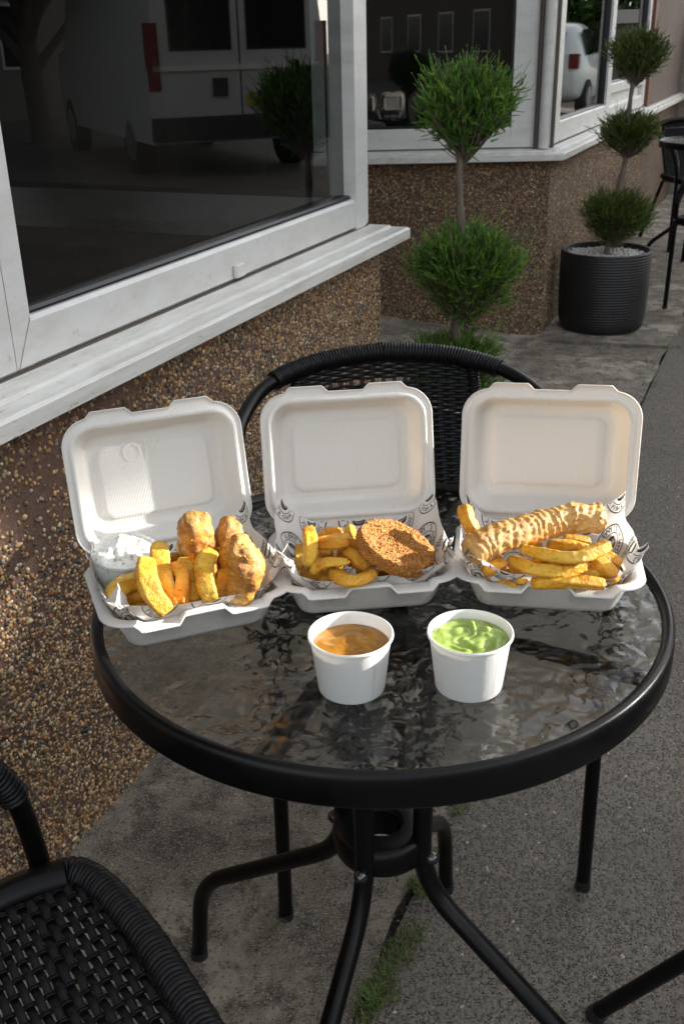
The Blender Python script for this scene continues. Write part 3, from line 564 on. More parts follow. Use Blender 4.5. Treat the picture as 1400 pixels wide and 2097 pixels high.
def street_tree(u, w_, label):
    c = S(u, w_, 0); t = thing('street_tree', label, 'tree', tuple(c), RZS, 'trees across the street')
    b = MB(); b.tube([(0, 0, 0), (.05, .02, 1.4), (0, .08, 2.8), (.05, 0, 4.6)], [.19, .15, .12, .05], 12)
    for k in range(9):
        a = k*2.4; b.tube(spline([(0, .05, 2.5+k*.12), (.8*math.cos(a), 1.0*math.sin(a), 3.5+k*.12), (1.7*math.cos(a), 2.4*math.sin(a), 4.2+k*.2)], 5), np.linspace(.07, .015, 11), 7)
    b.build('trunk', M['bark'], t)
    n = 30000; g = np.random.default_rng(5); d = g.normal(size=(n, 3)); d /= np.linalg.norm(d, axis=1)[:, None]; r_ = g.uniform(.25, 1, n)**.45
    p = d*r_[:, None]; p[:, 2] = np.sign(p[:, 2])*np.abs(p[:, 2])**1.0; P_ = p*[2.1, 3.6, 1.5]; P_[:, 2] = np.maximum(P_[:, 2], -1.05+.12*g.normal(size=n))
    keep = np.array([mn.noise(Vector(q*.9)) > -.28 for q in P_]); P_ = P_[keep]+[0, 0, 4.87]; n = len(P_)
    a = g.normal(size=(n, 3)); a /= np.linalg.norm(a, axis=1)[:, None]; q = np.cross(a, g.normal(size=(n, 3))); q /= np.linalg.norm(q, axis=1)[:, None]; L = g.uniform(.07, .13, n)[:, None]
    V = np.stack([P_-a*L, P_+q*L*.5, P_+a*L, P_-q*L*.5], 1).reshape(-1, 3); o = np.arange(n)*4; C = np.repeat(np.array([.06, .11, .025])*g.uniform(.6, 1.5, (n, 1)), 4, 0)
    fast_mesh('crown', V, np.c_[o, o+1, o+2, o+3], M['leaf'], t, C, smooth=False); return t
shade_tree = street_tree(5.4, 7.6, 'added broad leafy tree across the street, its crown shading the window frames')  # added tree: low flat crown keeps sun off the shop front above the boxes
t2 = dup(shade_tree, tuple(S(27, 4.5, -4.2)), RZS+1.2, 'low leafy tree behind the pale parked car across the street'); t2.scale = (1.5, 1.5, 1.3)
t3 = dup(shade_tree, tuple(S(12.0, 9.5, -1.6)), RZS+2.6, 'broad leafy tree across the street behind the silver van'); t3.scale = (1.2, 1.2, 1.0)
# ================================================================== CHAIR
def make_chair(label, loc_, rz, group):
    t = thing('bistro_chair', label, 'chair', loc_, rz, group)
    hw = .245
    # left side front leg -> arm -> hoop -> right arm -> leg as separate parts
    armL = [(.232, -.17, .40), (.234, -.17, .45), (.241, -.155, .535), (.250, -.10, .605), (.258, 0, .645), (.262, .10, .668), (.248, .20, .69), (.20, .285, .717), (.11, .335, .736), (0, .352, .743)]
    arm = spline(armL, 9); hoop = np.concatenate([arm, mirrorx(arm)[::-1][1:]])
    b = MB(); b.tube(hoop, .0115, 14); hp = b.build('arm_frame', M['metal'], t)
    # wicker wrap on the top of the hoop and on the armrests
    def wrap(b, pts, r, pitch=.0052, seg=12):
        P = np.asarray(pts); L = np.r_[0, np.cumsum(np.linalg.norm(np.diff(P, axis=0), axis=1))]; n = int(L[-1]/pitch*4); s_ = np.linspace(0, L[-1], n)
        Q = np.stack([np.interp(s_, L, P[:, k]) for k in range(3)], 1); k = np.arange(n) % 4; rr = r+np.array([-.0011, .0001, .0006, .0001])[k]; rr = rr+.0004*np.sin(s_*310)
        b.tube(Q, rr, seg)
    i0 = len(arm)
    b = MB(); wrap(b, hoop[i0-18:i0+17], .0165); b.build('hoop_wrap', M['wicker'], t)
    for sgn in (1, -1):
        pts = arm[16:44].copy(); pts[:, 0] *= sgn; b = MB(); wrap(b, pts, .0158); b.build('armrest', M['wicker'], t)
        b = MB(); b.tube([(sgn*.236, -.172, 0.004), (sgn*.232, -.17, .41)], .0108, 14); lg = b.build('leg', M['metal'], t)
        b = MB(); b.tube([(sgn*.236, -.172, 0), (sgn*.2359, -.172, .018)], .0122, 14); b.build('foot_cap', M['gasket'], lg)
        b = MB(); b.tube(fillet([(sgn*.205, .40, .004), (sgn*.175, .17, .40), (sgn*.165, .0, .405)], .03), .0115, 12); lg = b.build('leg', M['metal'], t)
        b = MB(); b.tube([(sgn*.205, .40, 0), (sgn*.2035, .391, .018)], .0135, 12); b.build('foot_cap', M['gasket'], lg)
        b = MB(); pts = spline([(sgn*.160, .17, .42), (sgn*.160, .235, .52), (sgn*.158, .30, .64), (sgn*.152, .318, .716)], 8); wrap(b, pts, .0105, seg=10); b.build('back_post', M['wicker'], t)
    # seat ring
    ring = spline([(.205, -.16, .425), (.19, -.205, .425), (.10, -.222, .427), (0, -.225, .427), (-.10, -.222, .427), (-.19, -.205, .425), (-.205, -.16, .425), (-.205, 0, .423), (-.185, .15, .42), (-.15, .195, .42), (0, .205, .42), (.15, .195, .42), (.185, .15, .42), (.205, 0, .423)], 9, closed=True)
    b = MB(); P = np.r_[ring, ring[:1]]; wrap(b, P, .0175, pitch=.0056, seg=14); b.build('seat_frame', M['wicker'], t)
    for sgn in (1, -1):
        pts = spline([(sgn*.2055, -.10, .4245), (sgn*.207, -.13, .425), (sgn*.205, -.16, .425), (sgn*.199, -.188, .425)], 6); b = MB(); b.tube(pts, .0205, 16); b.build('sleeve', M['metal'], t)
        b = MB(); b.tube([(sgn*.238, -.168, .432), (sgn*.250, -.168, .432)], [.007, .004], 10); b.build('bolt', M['bolt'], t)
    # seat weave: strands run front-back, thin pairs run across
    def halfx(y): return .203 if y < .02 else .203-.030*(y-.02)/.17
    sag = lambda x, y: -.012*math.exp(-((x/.13)**2))*max(0, 1-((y+.01)/.21)**2)
    b = MB(); PX, PY = .0165, .0098
    ny = int(.40/PY)
    for i in range(ny+1):                              # wide flat strands across the seat
        y = -.212+i*PY; h_ = halfx(y)-(.02 if y < -.19 else 0); xx = np.arange(-h_, h_+.001, PX/4); jy = rng.normal(0, .0005)
        b.tube([(x, y+jy, .430+.0021*math.cos(PI*x/PX+i*PI)+sag(x, y)) for x in xx], .0042, 6, flat=.3, up=(0, 0, 1))
    for k in range(-12, 13):                           # thin paired strands running front to back
        for dx in (-.0017, .0017):
            x = k*PX; yy = np.arange(-.215, .197 if abs(x) < .16 else .10, PY/2)
            b.tube([(x+dx, y, .430-.0024*math.cos(PI*(y+.212)/PY+k*PI)+sag(x, y)) for y in yy], .0014, 5, up=(0, 0, 1))
    b.build('seat', M['wicker'], t)
    # back weave: flat strands run across, over and under paired uprights
    b = MB()
    def backpt(x, s_):  # s_ 0 bottom .. 1 top
        z = .43+.29*s_; y = .185+.135*s_+.015*math.sin(PI*s_)+.028*(1-(x/.16)**2)*(.4+.6*s_); return np.array([x, y, z+(.008*(1-(x/.16)**2) if s_ > .9 else 0)])
    xs = np.linspace(-.15, .15, 17)
    for x in xs:
        for dx in (-.0018, .0018): b.tube([backpt(x+dx, s_) for s_ in np.linspace(0, .99, 14)], .0016, 5, up=(0, 1, 0))
    rows = 62
    for r_ in range(rows):
        s_ = (r_+.5)/rows; pts = []
        for i, x in enumerate(np.linspace(-.157, .157, 33)):
            p = backpt(x, s_); 
            if i % 2 == 1 or True: p[1] += .0034*math.cos(PI*(i-1)/2+PI*r_)*-1 if i % 2 else 0
            pts.append(p)
        b.tube(pts, .0027, 6, flat=.45, up=(0, 1, 0))
    b.build('backrest', M['wicker'], t)
    return t
G_CH = 'black wicker bistro chairs'
chair0 = make_chair('black woven bistro chair tucked behind the food table, its arched back rising behind the boxes', (.078, .440, 0), R(6.3), G_CH)
dup(chair0, (-.388, -.362, 0), R(123.4), 'black woven bistro chair in the lower left foreground with its seat towards the table')
dup(chair0, (.702, -.128, 0), R(38), 'black bistro chair at the right edge of which only a slanting leg shows', None)
dup(chair0, (1.86, 3.95, 0), R(200), 'black wicker chair on the near side of the far table beside the planter')
dup(chair0, (2.25, 5.65, 0), R(5), 'black wicker chair on the far side of the far table before the grey wall')

# ================================================================== TABLE
def make_table(label, loc_, rz, group):
    t = thing('bistro_table', label, 'table', loc_, rz, group); H = .71
    b = MB(); b.fan(.2815, H, 96); b.build('glass_top', M['tglass'], t)
    b = MB(); b.lathe([(.2795, H-.006), (.2795, H+.0012), (.2825, H+.0035), (.2855, H+.006), (.2885, H+.0055), (.2910, H+.003), (.2922, H-.002), (.2924, H-.008), (.2924, H-.026), (.2905, H-.029), (.287, H-.0295), (.286, H-.010)], 160, close=True); b.build('rim', M['metal'], t, angle=70)
    for a in (146, 69, -32, -113):
        c_, s_ = math.cos(R(a)), math.sin(R(a)); pr = [(.225, .672), (.12, .655), (.056, .60), (.052, .34), (.085, .305), (.30, .165), (.315, .13), (.318, .006)] if False else [(.285, .690), (.14, .684), (.058, .655), (.052, .345), (.30, .155), (.318, .004)]
        b = MB(); b.tube(fillet([(r_*c_, r_*s_, z) for r_, z in pr], .055, 9), .0112, 14); lg = b.build('leg', M['metal'], t)
        b = MB(); b.tube([(.3182*c_, .3182*s_, 0), (.318*c_, .318*s_, .015)], .0127, 14); b.build('foot_cap', M['gasket'], lg)
        for zz in (.385,):
            b = MB(); b.tube([(.062*c_, .062*s_, zz), (.066*c_, .066*s_, zz), (.071*c_, .071*s_, zz), (.074*c_, .074*s_, zz)], [.0075, .0085, .0065, .002], 12); b.build('bolt', M['bolt'], t)
    b = MB(); b.lathe([(.020, .372), (.048, .372), (.054, .376), (.056, .383), (.056, .402), (.053, .408), (.047, .411), (.026, .411), (.021, .406)], 48, close=True); b.build('hub_ring', M['metal'], t)
    b = MB(); b.lathe([(.02, .60), (.046, .60), (.05, .606), (.05, .618), (.02, .62)], 40, close=True); b.build('hub_ring', M['metal'], t)
    return t
table0 = make_table('round rippled glass bistro table with black rim carrying the three food boxes', (0, 0, 0), 0, 'round glass bistro tables')
dup(table0, (2.02, 4.85, 0), R(20), 'far round glass table between two wicker chairs')

topiary('t', 'tall three ball conifer topiary just behind the table chair by the shop corner', (.28, 1.80, 0), 0,
        [((.02, 0, 1.078), .116, 1.08), ((.03, 0, .672), .134, 1.0), ((0, 0, .41), .12, .85)], .145, .32, [(0, 0, .28), (.004, 0, .5), (.014, .0, .75), (.004, 0, .9), (.012, 0, 1.05)], 3, 1.25, (.115, .26, .035))
topiary('t', 'three ball conifer topiary in a black ribbed planter beside the far bay window', (1.175, 3.68, .019), 0,
        [((.06, 0, 1.14), .115, .95), ((.055, 0, .835), .115, .85), ((.03, 0, .49), .145, .85)], .20, .35, [(0, 0, .3), (.02, 0, .55), (.05, 0, .75), (.045, 0, .95), (.06, 0, 1.12)], 23, .95)

# ================================================================== FOOD BOXES
TZ = .7105
def rrect(a, bq, r, n=40):
    """rounded rectangle outline, n points per side+corner, counter-clockwise from +x side bottom; returns (points, outward normals)"""
    P = []; Nn = []
    for (cx, cy, a0) in ((a-r, -bq+r, -90), (a-r, bq-r, 0), (-a+r, bq-r, 90), (-a+r, -bq+r, 180)):
        for k in range(16): t = R(a0+k*6); P.append((cx+r*math.cos(t), cy+r*math.sin(t))); Nn.append((math.cos(t), math.sin(t)))
        # straight run to the next corner
        e = {(-90): ((a, -bq+r), (a, bq-r)), 0: ((a-r, bq), (-a+r, bq)), 90: ((-a, bq-r), (-a, -bq+r)), 180: ((-a+r, -bq), (a-r, -bq))}[a0]
        t1 = R(a0+90)
        for k in range(1, n): f = k/n; P.append((e[0][0]*(1-f)+e[1][0]*f, e[0][1]*(1-f)+e[1][1]*f)); Nn.append((math.cos(t1), math.sin(t1)))
    return np.array(P), np.array(Nn)
BA, BB = .0925, .0715                                    # half width and half depth at the rim
BOXH = .0415
def sm(x, a, b_): x = np.clip((x-a)/(b_-a), 0, 1); return x*x*(3-2*x)
def shell(rings, P, Nn, cut=None):
    V = []; n = len(P)
    for ins, z, ex in rings:
        q = rrect(BA-ins, BB-ins, max(.029-ins*.55, .011))[0]; zz = np.full(n, z)
        if ex is not None: q, zz = ex(q, zz, P, Nn)
        V.append(np.c_[q, zz])
    F = [(i*n+j, i*n+(j+1) % n, (i+1)*n+(j+1) % n, (i+1)*n+j) for i in range(len(rings)-1) for j in range(n)]; 
    q, z = V[-1][:, :2], V[-1][0, 2]
    for sc in (.75, .5, .25): V.append(np.c_[q*sc, np.full(n, z)])
    V.append(np.array([[0, 0, z]])); L = len(rings)
    F += [(i*n+j, i*n+(j+1) % n, (i+1)*n+(j+1) % n, (i+1)*n+j) for i in range(L-1, L+2) for j in range(n)]+[((L+2)*n+j, (L+2)*n+(j+1) % n, (L+3)*n) for j in range(n)]
    return np.concatenate(V), F
def food_box(label, loc_, rz, tilt, emb=None):
    t = thing('food_box', label, 'food box', loc_, rz, 'open takeaway boxes')
    P, Nn = rrect(BA, BB, .029)
    def tabs(sgn, dz, dout):
        def ex(q, zz, P_, N_):
            fr = (sgn*P_[:, 1] > BB-.004)&(sgn*N_[:, 1] > .9); x = np.abs(np.abs(P_[:, 0])-.0425); k = (1-sm(x, .017, .024))*fr
            q = q.copy(); q[:, 1] += sgn*dout*k; return q, zz+dz*k
        return ex
    f = tabs(-1, -.0065, .0035); h = BOXH
    rings = [(0, h-.0015, f), (.0008, h, f), (.0075, h, f), (.0095, h-.001, tabs(-1, -.0045, .001)), (.012, h-.006, None), (.0235, .006, None), (.026, .002, None), (.031, 0.0005, None), (.040, .0005, None)]
    V, F = shell(rings, P, Nn); b = MB(); b.add(V, F); o = b.build('tray', M['fibre'], t, angle=180); md = o.modifiers.new('s', 'SOLIDIFY'); md.thickness = .0011; md.offset = 1
    # lid, built flat (x, y up the lid, z towards the food = -), then tipped back about the hinge
    g = tabs(1, .0, .0062)
    D = .024
    rings = [(0, .0012, g), (.0006, 0, g), (.0055, -.0002, tabs(1, 0, .003)), (.0068, .0018, None), (.0095, .0022, None), (.0112, .0, None), (.0128, -.003, None), (.0150, -.009, None), (.0172, -.015, None), (.0190, -.0195, None), (.0207, -.0222, None), (.0228, -.0236, None), (.0255, -D, None), (.0320, -D, None), (.0332, -D+.0006, None), (.0344, -D+.0018, None), (.0358, -D+.0026, None), (.038, -D+.0028, None), (.044, -D+.0028, None)]
    V, F = shell(rings, P, Nn); th = R(90+tilt)
    def lidT(V):
        V = np.array(V, float); y = V[:, 1]+BB; z = V[:, 2]; c_, s_ = math.cos(R(tilt)), math.sin(R(tilt))
        return np.c_[V[:, 0], BB+.003+y*s_-z*c_*1.0, h+.001+y*c_+z*s_]
    b = MB(); b.add(lidT(V), F); lid = b.build('lid', M['fibre'], t, angle=180); md = lid.modifiers.new('s', 'SOLIDIFY'); md.thickness = .0011; md.offset = 0
    if emb:                                            # moulded lettering in the lid panel
        bt = MB(); text_mesh(bt, emb[0], emb[1], (emb[2], emb[3]), 0, lambda p: lidT(np.c_[p, np.full(len(p), -D+.0040)])); bt.build('embossed_text', M['fibre'], lid, smooth=False)
    for sx in (-1, 1):
        b = MB(); x0, x1 = sx*.040-.014, sx*.040+.014; b.add(lidT([(x0, BB-.0055, .0006), (x1, BB-.0055, .0006), (x1, BB-.0047, .0006), (x0, BB-.0047, .0006)]), [(0, 1, 2, 3)]); b.build('slot', M['slot'], lid, smooth=False)
    b = MB(); xx = np.linspace(-BA+.03, BA-.03, 20); b.add(np.r_[np.c_[xx, 0*xx+BB-.002, 0*xx+h+.0003], np.c_[xx, 0*xx+BB+.002, 0*xx+h+.0012], np.c_[xx, 0*xx+BB+.004, 0*xx+h+.004]], [(r_*20+i, r_*20+i+1, (r_+1)*20+i+1, (r_+1)*20+i) for r_ in range(2) for i in range(19)]); b.build('hinge', M['fibre'], t)
    return t
_tc = {}
def glyphs(txt, size):
    k = (txt, size)
    if k in _tc: return _tc[k]
    c = bpy.data.curves.new('t', 'FONT'); c.body = txt; c.size = size; c.align_x = 'CENTER'; c.align_y = 'CENTER'; c.resolution_u = 4; c.offset = size*.012
    o = bpy.data.objects.new('t', c); COL.objects.link(o); dg = bpy.context.evaluated_depsgraph_get(); me = o.evaluated_get(dg).to_mesh()
    v = np.array([q.co[:2] for q in me.vertices]); f = [tuple(p.vertices) for p in me.polygons]; o.evaluated_get(dg).to_mesh_clear(); bpy.data.objects.remove(o); bpy.data.curves.remove(c); _tc[k] = (v, f); return v, f
def text_mesh(b, txt, size, pos, rot, fn, mi=0):
    v, f = glyphs(txt, size); c_, s_ = math.cos(rot), math.sin(rot); q = np.c_[v[:, 0]*c_-v[:, 1]*s_+pos[0], v[:, 0]*s_+v[:, 1]*c_+pos[1]]; b.add(fn(q), f, mi)
def stamp2d():
    """printed round badge in 2D: rings, lettering, anchors, two fish.  returns (V, faces), radius 1 = outer ring"""
    V = []; F = []; n = 0
    def add(v, f):
        nonlocal n; V.append(np.array(v, float)); F.extend([tuple(i+n for i in q) for q in f]); n += len(v)
    def ringm(r0, r1, s_=72):
        a = np.arange(s_)*2*PI/s_; add(np.r_[np.c_[r0*np.cos(a), r0*np.sin(a)], np.c_[r1*np.cos(a), r1*np.sin(a)]], [(i, (i+1) % s_, s_+(i+1) % s_, s_+i) for i in range(s_)])
    ringm(.940, 1.0); ringm(.540, .575)
    def arc(txt, r_, a0, da, size, flip=False):
        for i, ch in enumerate(txt):
            if ch == ' ': continue
            a = R(a0+(da*i if flip else -da*i)); v, f = glyphs(ch, size); ro = a-PI/2 if not flip else a+PI/2; c_, s_ = math.cos(ro), math.sin(ro)
            add(np.c_[v[:, 0]*c_-v[:, 1]*s_+r_*math.cos(a), v[:, 0]*s_+v[:, 1]*c_+r_*math.sin(a)], f)
    arc("LEWY'S", .76, 90+46, 18.4, .36); arc('FISH & CHIPS', .76, 270-62, 11.3, .29, True)
    for sx in (-1, 1):                                 # anchors
        cx = sx*.76; cy = -.03; a = np.linspace(R(200), R(340), 9); add(np.r_[np.c_[cx+.10*np.cos(a), cy+.02+.10*np.sin(a)], np.c_[cx+.075*np.cos(a), cy+.02+.075*np.sin(a)]], [(i, i+1, 9+i+1, 9+i) for i in range(8)]); add([(cx-.013, cy-.08), (cx+.013, cy-.08), (cx+.013, cy+.1), (cx-.013, cy+.1)], [(0, 1, 2, 3)]); add([(cx-.045, cy+.045), (cx+.045, cy+.045), (cx+.045, cy+.065), (cx-.045, cy+.065)], [(0, 1, 2, 3)])
    for k in (0, 1):                                   # two curved fish
        g = 20; a = np.linspace(R(165), R(15), g); t = np.linspace(0, 1, g); wdt = .155*np.sin(PI*np.clip(t*.93+.07, 0, 1))**.8; rr = .30
        o_ = np.c_[(rr+wdt*.75)*np.cos(a), (rr*.8+wdt*.75)*np.sin(a)]; i_ = np.c_[(rr-wdt*.7)*np.cos(a), (rr*.8-wdt*.7)*np.sin(a)]
        # leave a pale belly line
        m1 = i_+(o_-i_)*.30; m2 = i_+(o_-i_)*.42
        s_ = 1 if k == 0 else -1
        for p, q in ((i_, m1), (m2, o_)): add(np.r_[p, q]*s_+np.array([0, .03])*s_, [(i, i+1, g+i+1, g+i) for i in range(g-1)])
        tl = np.array([(.30*math.cos(R(15)), .24*math.sin(R(15))), (.43, -.06), (.33, -.02), (.24, -.08)])*s_+np.array([0, .03])*s_; add(tl, [(0, 1, 2), (0, 2, 3)])
    return np.concatenate(V), F
STAMP = stamp2d()
def liner(label, box_t, rot, off, half, seed, front_fold=True):
    """square sheet pressed into the tray; u,v on the sheet -> point in the box"""
    a0, b0, rc = .0635, .0425, .028; hh = .0395; g = random.Random(seed); sx, sy = g.uniform(0, 50), g.uniform(0, 50)
    cr, sr = math.cos(rot), math.sin(rot)
    def Sf(uv, lift=0.0):
        uv = np.asarray(uv, float); x = uv[:, 0]*cr-uv[:, 1]*sr+off[0]; y = uv[:, 0]*sr+uv[:, 1]*cr+off[1]; out = np.zeros((len(uv), 3))
        for i in range(len(uv)):
            px, py = x[i], y[i]; qx = min(max(px, -a0+rc), a0-rc); qy = min(max(py, -b0+rc), b0-rc); dx, dy = px-qx, py-qy; d = math.hypot(dx, dy)-rc
            if d <= 0: out[i] = (px, py, .0035+.0008*mn.noise(Vector((px*60+sx, py*60, 0)))+lift); continue
            L_ = math.hypot(dx, dy); ex, ey = dx/L_, dy/L_; bx, by = qx+ex*rc, qy+ey*rc
            phi = R(60); wall = hh/math.sin(phi); corner = min(abs(ex), abs(ey))*1.9
            wn = mn.noise(Vector((px*22+sx, py*22+sy, 1)))+.22*mn.noise(Vector((px*70+sx, py*70, 2)))
            if d < wall: o_ = d*math.cos(phi); z = d*math.sin(phi); am = .0045*(d/wall)
            else:
                e = d-wall; ang = R(70)+.42*wn-(.35 if (ey < -.8) else 0); o_ = wall*math.cos(phi)+e*math.cos(ang); z = hh+e*math.sin(ang); am = .004+.003*min(1, e/.04)
            # pleats at the corners
            pl = math.sin(math.atan2(ey, ex)*9+sx)*am*.5*corner
            o_ += -abs(am)*.5+am*wn*.9+pl; z += am*.35*wn
            nx = -math.sin(phi)
            out[i] = (bx+ex*(o_-lift*math.sin(phi)), by+ey*(o_-lift*math.sin(phi)), z+.0035+lift*math.cos(phi))
        return out
    b = MB(); n = 84; gx = np.linspace(-1, 1, n); UV = np.array([(p*half[0], q*half[1]) for p in gx for q in gx]); b.add(Sf(UV), [(i*n+j, (i+1)*n+j, (i+1)*n+j+1, i*n+j+1) for i in range(n-1) for j in range(n-1)], 0)
    sv, sf = STAMP; pitch = .057; rs = .0225; lim = np.array(half)-.0002
    for lf in (.0003, -.0003):
        for i in range(-3, 4):
            for j in range(-3, 4):
                cx = i*pitch+(pitch/2 if j % 2 else 0)+g.uniform(-.0, .0); cy = j*pitch*.86
                if abs(cx) > half[0]+rs or abs(cy) > half[1]+rs: continue
                if math.hypot(cx, cy) < .03: continue
                q = sv*rs+np.array([cx, cy]); ok = (np.abs(q) < lim).all(axis=1); ff = [f for f in sf if all(ok[k] for k in f)]
                if ff: b.add(Sf(q, lf), ff, 1)
    o = b.build('paper_liner', [M['paper'], M['ink']], None, angle=180)
    o.location = box_t.location+Vector((0, 0, 0)); o.rotation_euler = box_t.rotation_euler; tag(o, label, 'paper liner', 'printed greaseproof liners'); return o
BX = [((-.1911, -.0308, TZ), R(20.8), 14.6), ((-.0180, .0115, TZ), R(6.0), 15.8), ((.1705, .0040, TZ), R(-9.5), 7.5)]
bx1 = food_box('open white takeaway box of battered fish and chips, leftmost on the table', *BX[0], ('OK', .028, -.012, .028))
bx2 = food_box('open white takeaway box of chips and a breadcrumbed patty, middle of the table', *BX[1], ('FOR', .024, -.018, .028))
bx3 = food_box('open white takeaway box of chips and a battered sausage, rightmost on the table', *BX[2])
liner('printed paper lining the fish and chips box, with badge logos', bx1, R(5), (.002, -.002), (.121, .097), 1)
liner('printed paper lining the middle box around the breaded patty', bx2, R(-3), (.001, -.003), (.121, .097), 2)
liner('printed paper lining the right box under the battered sausage', bx3, R(6), (.002, -.002), (.121, .097), 5)

def lump(pts, rad, seed, seg=22, sub=7, amp=.0016, nf=130, square=.0, aspect=1.0, amp2=0, ridge=None, tint=None, capk=.75, step=.0028, fine=0):
    """organic log along a spline: superelliptic section, rounded ends, noise"""
    P = spline(pts, sub); n = len(P); s_ = np.linspace(0, 1, n); rr = np.interp(s_, np.linspace(0, 1, len(rad)), rad) if not np.isscalar(rad) else np.full(n, rad)
    L = np.r_[0, np.cumsum(np.linalg.norm(np.diff(P, axis=0), axis=1))]; tot = L[-1]; m_ = max(14, int(tot/step)); ss = np.linspace(0, tot, m_)
    P = np.stack([np.interp(ss, L, P[:, k]) for k in range(3)], 1); rr = np.interp(ss, L, rr); e = np.minimum(ss, tot-ss); cap = rr*capk
    rr = rr*np.sqrt(np.clip(1-np.clip(1-e/cap, 0, 1)**2.6, .02, 1))
    T = np.gradient(P, axis=0); T /= np.linalg.norm(T, axis=1)[:, None]; up = np.array([0, 0, 1.]); u = up-(up@T[0])*T[0]
    if np.linalg.norm(u) < .2: u = np.array([0, 1., 0])
    u /= np.linalg.norm(u); tw = random.Random(seed).uniform(-.5, .5); V = []
    for i in range(m_):
        u = u-(u@T[i])*T[i]; u /= np.linalg.norm(u); w_ = np.cross(T[i], u)
        for k in range(seg):
            a = 2*PI*k/seg; a2 = a+tw+.3*math.sin(i*.1+seed); ca, sa = math.cos(a2), math.sin(a2)
            if square: q = (abs(ca)**(2/square_p)+abs(sa)**(2/square_p)) if False else 1/((abs(ca)**square+abs(sa)**square)**(1/square))
            else: q = 1
            r_ = rr[i]*q
            d = w_*math.cos(a)*1.0+u*math.sin(a)*aspect; p = P[i]+d*r_
            nz = mn.fractal(Vector(p*nf)+Vector((seed*7.1, 0, 0)), 1.0, 2.1, 3)*amp
            if fine: nz += fine*mn.fractal(Vector(p*330)+Vector((seed, 1, 2)), .9, 2.1, 2)
            if amp2: nz += amp2*.5*max(0, 1-abs(mn.noise(Vector(p*36)+Vector((seed, 3, 1))+mn.noise_vector(Vector(p*90))*.35))/.11)*max(0, .6+mn.noise(Vector(p*22)+Vector((seed, 9, 1))))+(abs(mn.noise(Vector(p*120)+Vector((seed, 3, 1))))-.2)*amp2*.32+mn.fractal(Vector(p*420), .8, 2.2, 2)*amp2*.12
            if ridge: nz += ridge[0]*(abs(math.sin(ss[i]*ridge[1]+1.3*math.sin(a*1.0+ss[i]*60)+mn.noise(Vector(p*55))*1.6))-.5)
            V.append(p+d*nz)
    V.append(P[0]-T[0]*.0005); V.append(P[-1]+T[-1]*.0005)
    F = [(i*seg+k, i*seg+(k+1) % seg, (i+1)*seg+(k+1) % seg, (i+1)*seg+k) for i in range(m_-1) for k in range(seg)]
    F += [(len(V)-2, (k+1) % seg, k) for k in range(seg)]+[(len(V)-1, (m_-1)*seg+k, (m_-1)*seg+(k+1) % seg) for k in range(seg)]
    b = MB(); b.add(V, F, 0, tint or (1, 1, 1)); return b
def chip(pts, w_, seed, label, group, cat='chip', dark=0):
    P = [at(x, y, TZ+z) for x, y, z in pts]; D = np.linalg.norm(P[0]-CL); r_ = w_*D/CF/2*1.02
    k = 1-.35*dark; g = random.Random(seed); tint = (k*g.uniform(.9, 1.05), k*g.uniform(.82, 1.02), k*g.uniform(.7, 1.1))  # dark tint: shade painted on chips low in the heap, plus browner ones
    b = lump(P, [r_*g.uniform(.62, .95), r_*g.uniform(.9, 1.08), r_*g.uniform(.88, 1.1), r_*g.uniform(.88, 1.05), r_*g.uniform(.6, .9)], seed, seg=32, amp=r_*.13, nf=75, square=9, aspect=g.uniform(.8, 1), tint=tint, capk=.42, step=.0017, fine=.0007)
    b.hc = True; o = b.build('chip', M['chip'], None, angle=180); return tag(o, label, cat, group)
XT = [([(240, 1214, .046), (300, 1226, .044)], 26, 'slim chip tucked under the left end chip below the sauce pot', 0), ([(318, 1180, .058), (344, 1236, .046)], 24, 'thin chip squeezed between the pale thick chip and the hooked chip', 0),
 ([(372, 1110, .070), (384, 1150, .060)], 24, 'chip end behind the short brown chip in the left box', 0), ([(400, 1160, .060), (412, 1230, .042)], 22, 'slim chip between the narrow chip and the broad creased chip', 0),
 ([(444, 1200, .046), (462, 1232, .038)], 24, 'short chip below the gap between the fish pieces', 0),
 ([(626, 1140, .052), (668, 1170, .046)], 24, 'chip crossing behind the arched chip in the middle box', 1), ([(690, 1118, .056), (730, 1128, .050)], 22, 'slim chip under the thick pale chip in the middle box', 1),
 ([(655, 1186, .038), (690, 1196, .038)], 22, 'short chip at the front fold left of the U shaped chip', 1), ([(728, 1166, .044), (775, 1180, .036)], 22, 'chip running under the lower edge of the patty', 1), ([(676, 1086, .052), (650, 1104, .052)], 20, 'thin chip at the back left of the middle heap', 1),
 ([(1090, 1142, .054), (1150, 1152, .054)], 22, 'slim chip between the longest chip and the broad straight chip', 2), ([(1150, 1180, .044), (1230, 1176, .044)], 22, 'slim chip between the broad straight chip and the front chip', 2),
 ([(1200, 1136, .054), (1250, 1150, .050)], 22, 'chip crossing behind the slanting chip at the right', 2), ([(1010, 1190, .034), (1060, 1206, .034)], 22, 'chip peeping over the front left edge of the right box', 2), ([(1150, 1106, .046), (1210, 1110, .046)], 20, 'thin chip against the back of the right liner', 2)]
G1, G2, G3 = 'chips in the left box', 'chips in the middle box', 'chips in the right box'
